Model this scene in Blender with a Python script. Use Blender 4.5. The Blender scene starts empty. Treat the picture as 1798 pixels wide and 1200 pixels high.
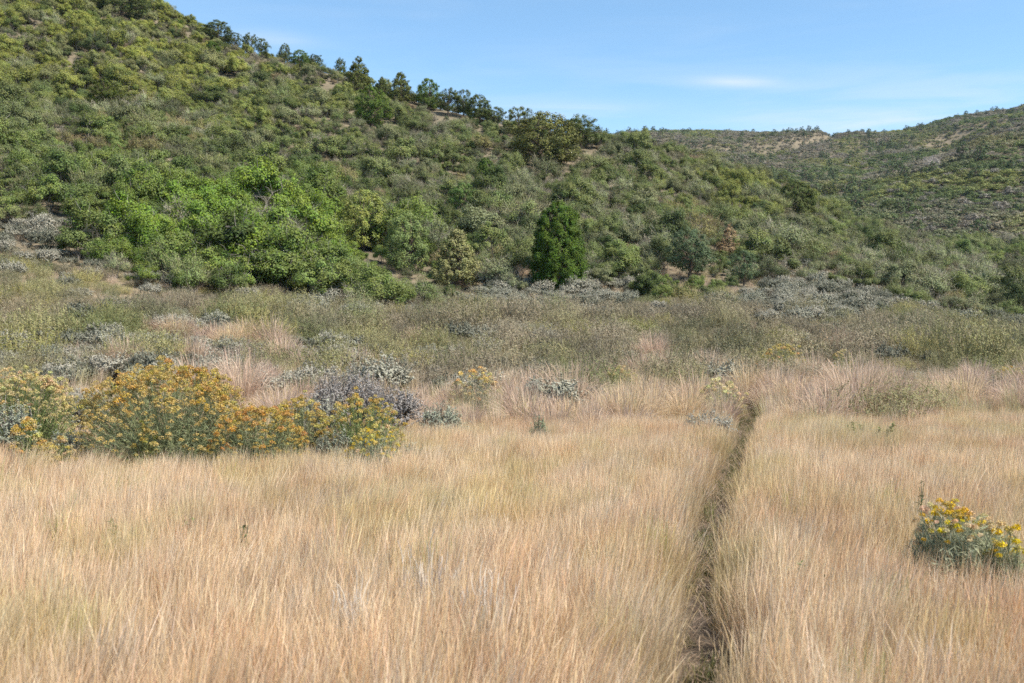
import bpy, math
import numpy as np
from mathutils import Vector

# ------------------------------------------------------------------ camera, sky, sun, exposure
scene = bpy.context.scene
COL = scene.collection
CAMZ = 1.65
FPX = 1748.0                       # focal length in pixels of the 1798 px wide photograph (35 mm lens)

cam_d = bpy.data.cameras.new('camera')
cam_d.lens = 35.0; cam_d.sensor_width = 36.0
cam_d.clip_start = 0.05; cam_d.clip_end = 6000
cam_d.dof.use_dof = True; cam_d.dof.focus_distance = 15.0; cam_d.dof.aperture_fstop = 3.5
cam = bpy.data.objects.new('camera', cam_d)
cam.location = (0, 0, CAMZ); cam.rotation_euler = (math.radians(90), 0, 0)
COL.objects.link(cam); scene.camera = cam

SUN_DIR = Vector((0.72, -0.40, 1.0)).normalized()      # towards the sun
SUN_EL = math.asin(SUN_DIR.z)
SUN_AZ = math.atan2(SUN_DIR.x, SUN_DIR.y)              # clockwise from +Y

world = bpy.data.worlds.new('World'); scene.world = world; world.use_nodes = True
def build_world():
    nt = world.node_tree; N = nt.nodes; L = nt.links
    N.clear()
    out = N.new('ShaderNodeOutputWorld'); bg = N.new('ShaderNodeBackground')
    sky = N.new('ShaderNodeTexSky'); sky.sky_type = 'NISHITA'; sky.sun_disc = False
    sky.sun_elevation = SUN_EL; sky.sun_rotation = SUN_AZ
    sky.altitude = 2200; sky.air_density = 1.0; sky.dust_density = 0.1; sky.ozone_density = 0.15
    bg.inputs['Strength'].default_value = 0.114
    tc = N.new('ShaderNodeTexCoord'); sep = N.new('ShaderNodeSeparateXYZ')
    L.new(tc.outputs['Generated'], sep.inputs[0])
    def m(op, a, b=None, c=None, clamp=False):
        n = N.new('ShaderNodeMath'); n.operation = op; n.use_clamp = clamp
        for i, v in enumerate((a, b, c)):
            if v is None: continue
            if isinstance(v, (int, float)): n.inputs[i].default_value = v
            else: L.new(v, n.inputs[i])
        return n.outputs[0]
    X, Y, Z = sep.outputs
    zz = m('MAXIMUM', m('ADD', Z, 0.10), 0.03)
    px = m('DIVIDE', X, zz); py = m('DIVIDE', Y, zz)
    comb = N.new('ShaderNodeCombineXYZ')
    L.new(m('MULTIPLY', px, 0.55), comb.inputs[0]); L.new(m('MULTIPLY', py, 1.5), comb.inputs[1])
    comb.inputs[2].default_value = 3.7
    def noise(vec, scale, detail, rough, dist=0.0):
        n = N.new('ShaderNodeTexNoise'); n.inputs['Scale'].default_value = scale
        n.inputs['Detail'].default_value = detail; n.inputs['Roughness'].default_value = rough
        n.inputs['Distortion'].default_value = dist
        L.new(vec, n.inputs['Vector']); return n.outputs[0]
    def smooth(v, a, b):
        n = N.new('ShaderNodeMapRange'); n.interpolation_type = 'SMOOTHSTEP'
        L.new(v, n.inputs[0]); n.inputs[1].default_value = a; n.inputs[2].default_value = b
        return n.outputs[0]
    big = smooth(noise(comb.outputs[0], 0.75, 5, 0.55, 0.6), 0.43, 0.78)
    fine = smooth(noise(comb.outputs[0], 2.6, 6, 0.6, 0.8), 0.35, 0.75)
    veil = m('MULTIPLY', m('MULTIPLY', big, m('ADD', m('MULTIPLY', fine, 0.6), 0.4)), 0.30)
    # thin sheet of cirrus low over the hills
    c2 = N.new('ShaderNodeCombineXYZ'); L.new(m('MULTIPLY', X, 3.2), c2.inputs[0]); L.new(m('MULTIPLY', Z, 26.0), c2.inputs[1]); L.new(m('MULTIPLY', Y, 1.3), c2.inputs[2])
    streak = smooth(noise(c2.outputs[0], 1.35, 7, 0.58, 0.5), 0.44, 0.74)
    low = m('ADD', m('MULTIPLY', smooth(Z, 0.28, 0.15), m('ADD', m('MULTIPLY', streak, 0.62), 0.06)), m('MULTIPLY', streak, 0.07))
    # two short wisps standing at fixed places in the sky
    ysafe = m('MAXIMUM', Y, 0.05)
    a = m('DIVIDE', X, ysafe); b = m('DIVIDE', Z, ysafe)
    def wisp(a0, b0, wa, wb, tilt, k):
        da = m('DIVIDE', m('SUBTRACT', a, a0), wa)
        db = m('DIVIDE', m('SUBTRACT', m('SUBTRACT', b, b0), m('MULTIPLY', m('SUBTRACT', a, a0), tilt)), wb)
        r = m('ADD', m('MULTIPLY', da, da), m('MULTIPLY', db, db))
        e = m('POWER', 2.718, m('MULTIPLY', r, -1.0))
        return m('MULTIPLY', m('MULTIPLY', e, m('ADD', m('MULTIPLY', fine, 0.5), 0.6)), k)
    w = m('ADD', wisp(0.226, 0.2605, 0.042, 0.0052, -0.03, 0.75), wisp(0.045, 0.238, 0.10, 0.008, -0.02, 0.30))
    w = m('ADD', w, wisp(-0.245, 0.305, 0.045, 0.010, -0.1, 0.35))
    w = m('ADD', w, wisp(0.33, 0.225, 0.16, 0.012, 0.02, 0.25))
    mask = m('MINIMUM', m('ADD', m('ADD', veil, low), w), 0.9)
    mix = N.new('ShaderNodeMix'); mix.data_type = 'RGBA'
    wb = N.new('ShaderNodeMix'); wb.data_type = 'RGBA'; wb.blend_type = 'MULTIPLY'; wb.inputs[0].default_value = 1.0
    L.new(sky.outputs[0], wb.inputs[6]); wb.inputs[7].default_value = (0.86, 1.02, 1.0, 1)       # the camera's colour balance for blue sky
    L.new(mask, mix.inputs[0]); L.new(wb.outputs[2], mix.inputs[6])
    mix.inputs[7].default_value = (3.5, 3.85, 4.15, 1)
    L.new(mix.outputs[2], bg.inputs['Color']); L.new(bg.outputs[0], out.inputs['Surface'])
build_world()

sun_d = bpy.data.lights.new('sun', 'SUN'); sun_d.energy = 4.6; sun_d.angle = math.radians(13); sun_d.color = (1.0, 0.93, 0.82)
sun = bpy.data.objects.new('sun', sun_d); sun.location = (40, -30, 80)
sun.rotation_euler = SUN_DIR.to_track_quat('Z', 'Y').to_euler(); COL.objects.link(sun)

vs = scene.view_settings
vs.view_transform = 'Standard'; vs.look = 'None'; vs.gamma = 1.0; vs.use_curve_mapping = False
vs.exposure = 1.12
scene.display_settings.display_device = 'sRGB'
cy = scene.cycles
cy.max_bounces = 6; cy.diffuse_bounces = 3; cy.glossy_bounces = 1; cy.transmission_bounces = 3; cy.transparent_max_bounces = 4
cy.volume_bounces = 0; cy.use_denoising = False; cy.use_adaptive_sampling = False
cy.caustics_reflective = False; cy.caustics_refractive = False
scene.render.film_transparent = False
cy.filter_width = 1.5

# ------------------------------------------------------------------ small numpy toolkit
rng = np.random.default_rng(7)
def hash2(ix, iy, seed):
    h = (ix.astype(np.int64) * 374761393 + iy.astype(np.int64) * 668265263 + seed * 1442695041) & 0xFFFFFFFF
    h = ((h ^ (h >> 13)) * 1274126177) & 0xFFFFFFFF
    return ((h ^ (h >> 16)) & 0xFFFFFF) / float(0xFFFFFF)
def vnoise(x, y, seed=0):
    x = np.asarray(x, float); y = np.asarray(y, float)
    ix = np.floor(x); iy = np.floor(y); fx = x - ix; fy = y - iy
    fx = fx * fx * (3 - 2 * fx); fy = fy * fy * (3 - 2 * fy)
    ix = ix.astype(np.int64); iy = iy.astype(np.int64)
    a = hash2(ix, iy, seed); b = hash2(ix + 1, iy, seed); c = hash2(ix, iy + 1, seed); d = hash2(ix + 1, iy + 1, seed)
    return (a * (1 - fx) + b * fx) * (1 - fy) + (c * (1 - fx) + d * fx) * fy
def fbm(x, y, seed=0, octs=4):
    s = 0.0; a = 0.5; t = 0.0
    for o in range(octs):
        s = s + a * vnoise(np.asarray(x) * 2 ** o + o * 17.3, np.asarray(y) * 2 ** o - o * 9.1, seed + o); t += a; a *= 0.5
    return s / t
def sstep(a, b, x):
    t = np.clip((np.asarray(x, float) - a) / (b - a), 0, 1); return t * t * (3 - 2 * t)
def unit(v):
    return v / np.maximum(np.linalg.norm(v, axis=-1, keepdims=True), 1e-9)

# ------------------------------------------------------------------ the lie of the land
# columns of the valley by bearing: each lists (depth m, apparent height of the bare ground in photo pixels)
def zpix(Y, py): return CAMZ + (600.0 - py) * Y / FPX
COLS = {
 -900: [(20,None),(28,610),(36,520),(46,400),(52,340),(110,-120),(215,-560)],
 0:    [(20,None),(29,648),(38,572),(50,482),(57,432),(115,150),(205,-150)],
 200:  [(20,None),(29,652),(38,580),(48,512),(54,478),(108,195),(180,-30)],
 400:  [(20,None),(30,662),(39,590),(49,532),(56,503),(105,265),(166,72)],
 500:  [(20,None),(30,664),(40,592),(50,540),(58,515),(104,300),(160,96)],
 600:  [(20,None),(30,668),(40,598),(51,550),(60,526),(104,330),(156,124)],
 700:  [(20,None),(30,670),(41,602),(52,555),(62,530),(104,345),(152,160)],
 800:  [(20,None),(30,672),(42,604),(52,558),(62,520),(104,350),(148,190)],
 900:  [(20,None),(31,674),(42,606),(52,556),(63,505),(103,352),(143,222)],
 1000: [(20,None),(31,675),(43,606),(53,556),(64,503),(103,360),(139,244)],
 1060: [(20,None),(31,675),(43,606),(53,555),(65,505),(103,366),(137,254)],
 1200: [(20,None),(31,676),(44,606),(54,556),(66,512),(104,382),(140,290)],
 1300: [(20,None),(31,677),(44,606),(54,555),(68,505),(106,395),(144,318)],
 1400: [(20,None),(31,678),(44,606),(55,556),(70,495),(108,415),(148,356)],
 1500: [(20,None),(31,679),(45,608),(56,566),(70,520),(108,440),(150,395)],
 1600: [(20,None),(31,680),(45,612),(57,574),(70,535),(108,468),(150,432)],
 1700: [(20,None),(31,682),(45,616),(58,582),(72,550),(108,482),(150,448)],
 1800: [(20,None),(31,684),(45,620),(58,590),(72,562),(108,488),(150,455)],
 2700: [(20,None),(31,690),(45,640),(58,625),(72,610),(108,540),(150,480)],
}
FARC = {   # behind the near ridge: dip, mid spur crest, saddle, skyline, beyond  (depth, pixel)
 -900: [(300,-330),(420,-200),(520,-200),(760,-200),(1500,-100)],
 0:    [(260,60),(380,150),(480,170),(760,160),(1500,250)],
 600:  [(220,290),(380,290),(480,280),(760,250),(1500,330)],
 1000: [(200,330),(380,300),(480,285),(760,244),(1500,330)],
 1060: [(200,335),(380,302),(480,288),(760,240),(1500,330)],
 1200: [(200,352),(380,318),(480,290),(760,228),(1500,330)],
 1300: [(205,375),(360,338),(470,302),(740,225),(1500,330)],
 1400: [(210,398),(340,352),(460,322),(720,228),(1500,330)],
 1500: [(210,420),(330,345),(430,335),(700,231),(1500,330)],
 1600: [(210,442),(325,312),(420,318),(690,230),(1500,330)],
 1700: [(210,448),(320,284),(420,292),(680,210),(1500,330)],
 1800: [(210,450),(315,262),(420,275),(670,199),(1500,330)],
 2700: [(210,440),(300,150),(420,170),(640,60),(1500,250)],
}
NU, NY = 361, 900
U_AX = np.linspace(-1.05, 1.05, NU)
LY_AX = np.linspace(math.log(4.0), math.log(2600.0), NY)
def build_table():
    xs = np.array(sorted(COLS)); us = (xs - 899.0) / FPX
    fx = np.array(sorted(FARC)); fu = (fx - 899.0) / FPX
    def knots(src, keys, uax, k):
        d = np.array([src[q][k][0] for q in keys], float)
        z = np.array([0.0 if src[q][k][1] is None else zpix(src[q][k][0], src[q][k][1]) for q in keys])
        D = np.interp(U_AX, uax, d); Z = np.interp(U_AX, uax, z)
        ker = np.exp(-0.5 * (np.arange(-8, 9) / 3.0) ** 2); ker /= ker.sum()
        sm = lambda v: np.convolve(np.pad(v, 8, mode='edge'), ker, mode='valid')
        return sm(D), sm(Z)
    K = [knots(COLS, list(xs), us, k) for k in range(7)] + [knots(FARC, list(fx), fu, k) for k in range(5)]
    Ys = np.exp(LY_AX)
    T = np.zeros((NU, NY))
    for i in range(NU):
        d = np.array([0.0] + [k[0][i] for k in K] + [2600.0]); z = np.array([0.0] + [k[1][i] for k in K] + [K[-1][1][i]])
        z[1] = 0.0
        T[i] = np.interp(Ys, d, z)
    ker = np.exp(-0.5 * (np.arange(-9, 10) / 3.6) ** 2); ker /= ker.sum()
    for i in range(NU):
        T[i] = np.convolve(np.pad(T[i], 9, mode='edge'), ker, mode='valid')
    return T, K
TAB, KN = build_table()
def treeline(X, Y):
    u = np.asarray(X) / np.maximum(Y, 4.0)
    return np.interp(u, U_AX, KN[4][0])
def ridge_depth(X, Y):
    u = np.asarray(X) / np.maximum(Y, 4.0)
    return np.interp(u, U_AX, KN[6][0])
def ground(X, Y):
    X = np.asarray(X, float); Y = np.asarray(Y, float)
    Yc = np.maximum(Y, 6.0)
    fu = np.clip((X / Yc - U_AX[0]) / (U_AX[1] - U_AX[0]), 0, NU - 1.001)
    fy = np.clip((np.log(Yc) - LY_AX[0]) / (LY_AX[1] - LY_AX[0]), 0, NY - 1.001)
    i = fu.astype(int); j = fy.astype(int); a = fu - i; b = fy - j
    z = (TAB[i, j] * (1 - a) + TAB[i + 1, j] * a) * (1 - b) + (TAB[i, j + 1] * (1 - a) + TAB[i + 1, j + 1] * a) * b
    k = sstep(16, 60, Yc)
    z = z + (vnoise(X / 6.0, Y / 6.0, 3) - 0.5) * 0.05
    z = z + k * (fbm(X / 14.0, Y / 14.0, 11, 3) - 0.5) * 1.0 + sstep(60, 140, Yc) * (fbm(X / 45.0, Y / 60.0, 5, 3) - 0.5) * 5.0
    z = z + sstep(200, 330, Yc) * ((fbm(X / 110.0, Y / 130.0, 23, 3) - 0.5) * 16.0 - 9.0 * np.exp(-((fbm(X / 90.0 + 4, Y / 170.0, 27, 3) - 0.5) / 0.06) ** 2) + 3)
    return z
def to_px(X, Y, Z):
    Y = np.maximum(Y, 0.05)
    return 899.0 + FPX * X / Y, 600.0 - FPX * (Z - CAMZ) / Y
def hit(px, py, y0=6.0):
    """the point of the terrain that the photo shows at a pixel"""
    Ys = np.exp(np.linspace(math.log(y0), math.log(1200), 3000))
    X = (px - 899.0) / FPX * Ys
    d = ground(X, Ys) - (CAMZ + (600.0 - py) / FPX * Ys)
    k = np.argmax(d > 0)
    if not (d > 0).any(): k = int(np.argmax(d))
    return float(X[k]), float(Ys[k]), float(ground(X[k], Ys[k]))
def gz(X, Y): return float(ground(np.array([X]), np.array([Y]))[0])

# trail: photo pixels on the ground, turned into a line on the meadow
TR = np.array([(0.10,-3.0),(0.28,0.5),(0.52,2.6),(0.86,4.8),(1.12,6.0),(1.38,7.2),(1.66,8.3),(1.98,9.6),(2.40,11.2),(2.92,13.1),(3.48,15.0),(3.98,17.0),(4.92,20.5),(5.8,24.0),(6.6,27.5),(7.1,31.0)])
TRY = np.linspace(-3, 23.5, 200)
TRX = np.interp(TRY, TR[:, 1], TR[:, 0])
_k = np.exp(-0.5 * (np.arange(-8, 9) / 4.0) ** 2); _k /= _k.sum()
TRX = np.convolve(np.pad(TRX, 8, mode='reflect', reflect_type='odd'), _k, mode='valid') + 0.018 * np.sin(TRY * 1.3)
def trail_dist(X, Y):
    return np.where((Y > -3) & (Y < 23.5), np.abs(X - np.interp(Y, TRY, TRX)), 99.0) * 0.96

# ------------------------------------------------------------------ materials
def nodes(name):
    m = bpy.data.materials.new(name); m.use_nodes = True
    nt = m.node_tree; nt.nodes.clear(); return m, nt.nodes, nt.links
def foliage_mat(name, trans=0.3, var=0.6, hue=0.05, sat=0.25, rough=0.7, spec=0.15):
    """leaf-sized faces: each plant carries its own colour (tint), each face its own small deviation (rnd)"""
    m, N, L = nodes(name)
    out = N.new('ShaderNodeOutputMaterial')
    t = N.new('ShaderNodeAttribute'); t.attribute_type = 'INSTANCER'; t.attribute_name = 'tint'
    r = N.new('ShaderNodeAttribute'); r.attribute_type = 'GEOMETRY'; r.attribute_name = 'rnd'
    hsv = N.new('ShaderNodeHueSaturation')
    def mr(lo, hi, src):
        n = N.new('ShaderNodeMapRange'); L.new(src, n.inputs[0]); n.inputs[3].default_value = lo; n.inputs[4].default_value = hi; return n.outputs[0]
    L.new(mr(0.5 - hue / 2, 0.5 + hue / 2, r.outputs['Fac']), hsv.inputs['Hue'])
    wn = N.new('ShaderNodeTexWhiteNoise'); wn.noise_dimensions = '1D'; L.new(r.outputs['Fac'], wn.inputs['W'])
    L.new(mr(1 - var / 2, 1 + var / 2, wn.outputs['Value']), hsv.inputs['Value'])
    wn2 = N.new('ShaderNodeTexWhiteNoise'); wn2.noise_dimensions = '1D'
    ad = N.new('ShaderNodeMath'); ad.inputs[1].default_value = 3.7; L.new(r.outputs['Fac'], ad.inputs[0]); L.new(ad.outputs[0], wn2.inputs['W'])
    L.new(mr(1 - sat / 2, 1 + sat / 2, wn2.outputs['Value']), hsv.inputs['Saturation'])
    L.new(t.outputs['Color'], hsv.inputs['Color'])
    p = N.new('ShaderNodeBsdfPrincipled'); p.inputs['Roughness'].default_value = rough
    p.inputs['Specular IOR Level'].default_value = spec
    L.new(hsv.outputs[0], p.inputs['Base Color'])
    tr = N.new('ShaderNodeBsdfTranslucent'); L.new(hsv.outputs[0], tr.inputs['Color'])
    mx = N.new('ShaderNodeMixShader'); mx.inputs[0].default_value = trans
    L.new(p.outputs[0], mx.inputs[1]); L.new(tr.outputs[0], mx.inputs[2]); L.new(mx.outputs[0], out.inputs['Surface'])
    return m
def bark_mat(name, c1, c2, scale=14):
    m, N, L = nodes(name)
    out = N.new('ShaderNodeOutputMaterial'); p = N.new('ShaderNodeBsdfPrincipled')
    p.inputs['Roughness'].default_value = 0.85; p.inputs['Specular IOR Level'].default_value = 0.1
    tc = N.new('ShaderNodeTexCoord'); n = N.new('ShaderNodeTexNoise'); n.inputs['Scale'].default_value = scale; n.inputs['Detail'].default_value = 5
    mp = N.new('ShaderNodeMapping'); mp.inputs['Scale'].default_value = (1, 1, 0.25)
    L.new(tc.outputs['Object'], mp.inputs[0]); L.new(mp.outputs[0], n.inputs['Vector'])
    cr = N.new('ShaderNodeValToRGB'); cr.color_ramp.elements[0].position = 0.3; cr.color_ramp.elements[1].position = 0.7
    cr.color_ramp.elements[0].color = (*c1, 1); cr.color_ramp.elements[1].color = (*c2, 1)
    L.new(n.outputs[0], cr.inputs[0]); L.new(cr.outputs[0], p.inputs['Base Color'])
    b = N.new('ShaderNodeBump'); b.inputs['Strength'].default_value = 0.5; b.inputs['Distance'].default_value = 0.02
    L.new(n.outputs[0], b.inputs['Height']); L.new(b.outputs[0], p.inputs['Normal'])
    L.new(p.outputs[0], out.inputs['Surface']); return m
def soil_mat(name, stops, scales, bump=0.6, slope=None):
    """ground: several noises over real positions choose between the earth's own colours"""
    m, N, L = nodes(name)
    out = N.new('ShaderNodeOutputMaterial'); p = N.new('ShaderNodeBsdfPrincipled')
    p.inputs['Roughness'].default_value = 0.95; p.inputs['Specular IOR Level'].default_value = 0.05
    g = N.new('ShaderNodeNewGeometry')
    acc = None
    for s, w in scales:
        n = N.new('ShaderNodeTexNoise'); n.inputs['Scale'].default_value = s; n.inputs['Detail'].default_value = 6; n.inputs['Roughness'].default_value = 0.6
        L.new(g.outputs['Position'], n.inputs['Vector'])
        k = N.new('ShaderNodeMath'); k.operation = 'MULTIPLY'; k.inputs[1].default_value = w; L.new(n.outputs[0], k.inputs[0])
        if acc is None: acc = k.outputs[0]
        else:
            a = N.new('ShaderNodeMath'); L.new(acc, a.inputs[0]); L.new(k.outputs[0], a.inputs[1]); acc = a.outputs[0]
    cr = N.new('ShaderNodeValToRGB'); e = cr.color_ramp.elements
    e[0].position, e[0].color = stops[0][0], (*stops[0][1], 1); e[1].position, e[1].color = stops[-1][0], (*stops[-1][1], 1)
    for pos, c in stops[1:-1]:
        q = e.new(pos); q.color = (*c, 1)
    L.new(acc, cr.inputs[0]); base = cr.outputs[0]
    if slope is not None:                      # leaf litter and stony earth under the scrub of the hills
        at = N.new('ShaderNodeAttribute'); at.attribute_name = 'rnd'; c2 = N.new('ShaderNodeValToRGB'); e = c2.color_ramp.elements
        e[0].position, e[0].color = 0.40, (*slope[0], 1); e[1].position, e[1].color = 0.66, (*slope[1], 1)
        L.new(acc, c2.inputs[0]); mx = N.new('ShaderNodeMix'); mx.data_type = 'RGBA'; L.new(at.outputs['Fac'], mx.inputs[0]); L.new(base, mx.inputs[6]); L.new(c2.outputs[0], mx.inputs[7]); base = mx.outputs[2]
    L.new(base, p.inputs['Base Color'])
    b = N.new('ShaderNodeBump'); b.inputs['Strength'].default_value = bump; b.inputs['Distance'].default_value = 0.05
    L.new(acc, b.inputs['Height']); L.new(b.outputs[0], p.inputs['Normal'])
    L.new(p.outputs[0], out.inputs['Surface']); return m
M_LEAF = foliage_mat('broad_leaf', 0.25, 0.40, 0.06, 0.3)
M_NEEDLE = foliage_mat('juniper_foliage', 0.15, 0.6, 0.05, 0.3, 0.75, 0.1)
M_SAGE = foliage_mat('sage_leaf', 0.3, 0.5, 0.04, 0.3, 0.85, 0.1)
M_DRY = foliage_mat('dry_grass', 0.35, 0.36, 0.03, 0.3, 0.6, 0.15)
M_FLOWER = foliage_mat('flower', 0.3, 0.36, 0.022, 0.3, 0.8, 0.05)
M_BARK = bark_mat('grey_bark', (0.10, 0.085, 0.07), (0.26, 0.235, 0.205))
M_TWIG = foliage_mat('grey_twig', 0.0, 0.6, 0.03, 0.4, 0.85, 0.1)
M_DARKBARK = bark_mat('juniper_bark', (0.07, 0.05, 0.038), (0.17, 0.13, 0.10))
M_GROUND = soil_mat('meadow_soil', [(0.36, (0.12, 0.085, 0.055)), (0.48, (0.24, 0.175, 0.11)), (0.62, (0.34, 0.26, 0.165)), (0.75, (0.38, 0.275, 0.19))],
                    [(0.06, 0.35), (0.7, 0.35), (9.0, 0.3)], slope=((0.10, 0.088, 0.06), (0.225, 0.18, 0.128)))
M_TRAIL = soil_mat('trail_soil', [(0.35, (0.055, 0.042, 0.032)), (0.5, (0.10, 0.078, 0.058)), (0.66, (0.17, 0.13, 0.098))], [(1.5, 0.4), (14.0, 0.6)])
M_ROCK = soil_mat('pale_stone', [(0.35, (0.30, 0.25, 0.21)), (0.65, (0.55, 0.49, 0.43))], [(3.0, 0.5), (22.0, 0.5)])

# ------------------------------------------------------------------ mesh building
class MB:
    def __init__(s): s.v = []; s.q = []; s.n = 0; s.r = []; s.m = []
    def add(s, V, Q, R, mat=0):
        s.v.append(V.reshape(-1, 3)); s.q.append(Q.reshape(-1, 4) + s.n); s.n += V.size // 3
        R = np.broadcast_to(np.asarray(R, float), (Q.reshape(-1, 4).shape[0],)); s.r.append(R)
        s.m.append(np.full(len(R), mat, np.int32))
    def merge(s, o, mat=0):
        if o.n == 0: return s
        V = np.concatenate(o.v); Q = np.concatenate(o.q); s.add(V, Q, np.concatenate(o.r), mat); return s
    def mesh(s, name, mats):
        V = np.concatenate(s.v); Q = np.concatenate(s.q); R = np.concatenate(s.r); M = np.concatenate(s.m)
        me = bpy.data.meshes.new(name)
        me.vertices.add(len(V)); me.vertices.foreach_set('co', V.astype(np.float32).ravel())
        me.loops.add(Q.size); me.loops.foreach_set('vertex_index', Q.astype(np.int32).ravel())
        me.polygons.add(len(Q)); me.polygons.foreach_set('loop_start', np.arange(0, Q.size, 4, dtype=np.int32))
        me.polygons.foreach_set('loop_total', np.full(len(Q), 4, np.int32)) if False else None
        me.polygons.foreach_set('material_index', M)
        a = me.attributes.new('rnd', 'FLOAT', 'FACE'); a.data.foreach_set('value', R.astype(np.float32))
        for mt in mats: me.materials.append(mt)
        me.update(calc_edges=True); me.validate(); return me
def rand_dir(n, rg):
    return unit(rg.normal(size=(n, 3)))
def leaves(mb, P, Nrm, L, W, rg, R=None, D=None, mat=0, droop=0.0):
    """rhombic leaves at P, facing Nrm"""
    n = len(P); Nrm = unit(Nrm)
    if D is None: D = rand_dir(n, rg)
    D = unit(D - Nrm * np.sum(D * Nrm, axis=1, keepdims=True)); S = np.cross(D, Nrm)
    L = np.broadcast_to(L, (n,))[:, None]; W = np.broadcast_to(W, (n,))[:, None]
    V = np.stack([P - D * L * 0.5, P + S * W * 0.5 + Nrm * L * droop, P + D * L * 0.5, P - S * W * 0.5 + Nrm * L * droop], axis=1)
    Q = np.arange(n * 4).reshape(n, 4)
    mb.add(V, Q, rg.random(n) if R is None else R, mat)
def ribbons(mb, paths, width, rg, R=None, side=None, mat=0):
    n, m = paths.shape[:2]
    if side is None:
        a = rg.random(n) * 2 * np.pi; side = np.stack([np.cos(a), np.sin(a), np.zeros(n)], 1)
    w = np.broadcast_to(width, (n, m))[..., None] * 0.5
    V = np.stack([paths - side[:, None] * w, paths + side[:, None] * w], axis=2)    # n,m,2,3
    base = np.arange(n)[:, None] * (2 * m) + np.arange(m - 1)[None] * 2
    Q = np.stack([base, base + 1, base + 3, base + 2], axis=-1)
    r = rg.random(n) if R is None else np.broadcast_to(R, (n,))
    mb.add(V, Q, np.repeat(r, m - 1), mat)
def tubes(mb, paths, rad, rg, sides=4, R=None, mat=0):
    n, m = paths.shape[:2]
    T = np.gradient(paths, axis=1); T = unit(T)
    ref = np.where(np.abs(T[..., 2:3]) > 0.9, np.array([1.0, 0, 0]), np.array([0, 0, 1.0]))
    A = unit(np.cross(T, ref)); B = np.cross(T, A)
    ang = np.arange(sides) / sides * 2 * np.pi
    rad = np.broadcast_to(rad, (n, m))
    V = paths[:, :, None] + rad[..., None, None] * (A[:, :, None] * np.cos(ang)[None, None, :, None] + B[:, :, None] * np.sin(ang)[None, None, :, None])
    i = np.arange(n)[:, None, None] * (m * sides) + np.arange(m - 1)[None, :, None] * sides
    k = np.arange(sides)[None, None]; k2 = (k + 1) % sides
    Q = np.stack([i + k, i + k2, i + sides + k2, i + sides + k], axis=-1)
    r = rg.random(n) if R is None else np.broadcast_to(R, (n,))
    mb.add(V, Q, np.repeat(r, (m - 1) * sides), mat)
def curve(p0, p1, bend, m, rg, jitter=0.0):
    """n curved paths from p0 to p1 (n,3)"""
    t = np.linspace(0, 1, m)[None, :, None]
    P = p0[:, None] * (1 - t) + p1[:, None] * t + bend[:, None] * (4 * t * (1 - t))
    if jitter: 
        J = rg.normal(size=P.shape) * jitter; J[:, 0] = 0; P = P + J
    return P

def lump(rg, k=5):
    ph = rg.random((k, 2)) * 6.28; fr = rg.integers(1, 5, (k, 2)); am = rg.random(k) * 0.5 + 0.3
    return lambda f, t: sum(am[i] * np.cos(fr[i, 0] * f + ph[i, 0]) * np.cos(fr[i, 1] * t + ph[i, 1]) for i in range(k)) / k

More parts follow.
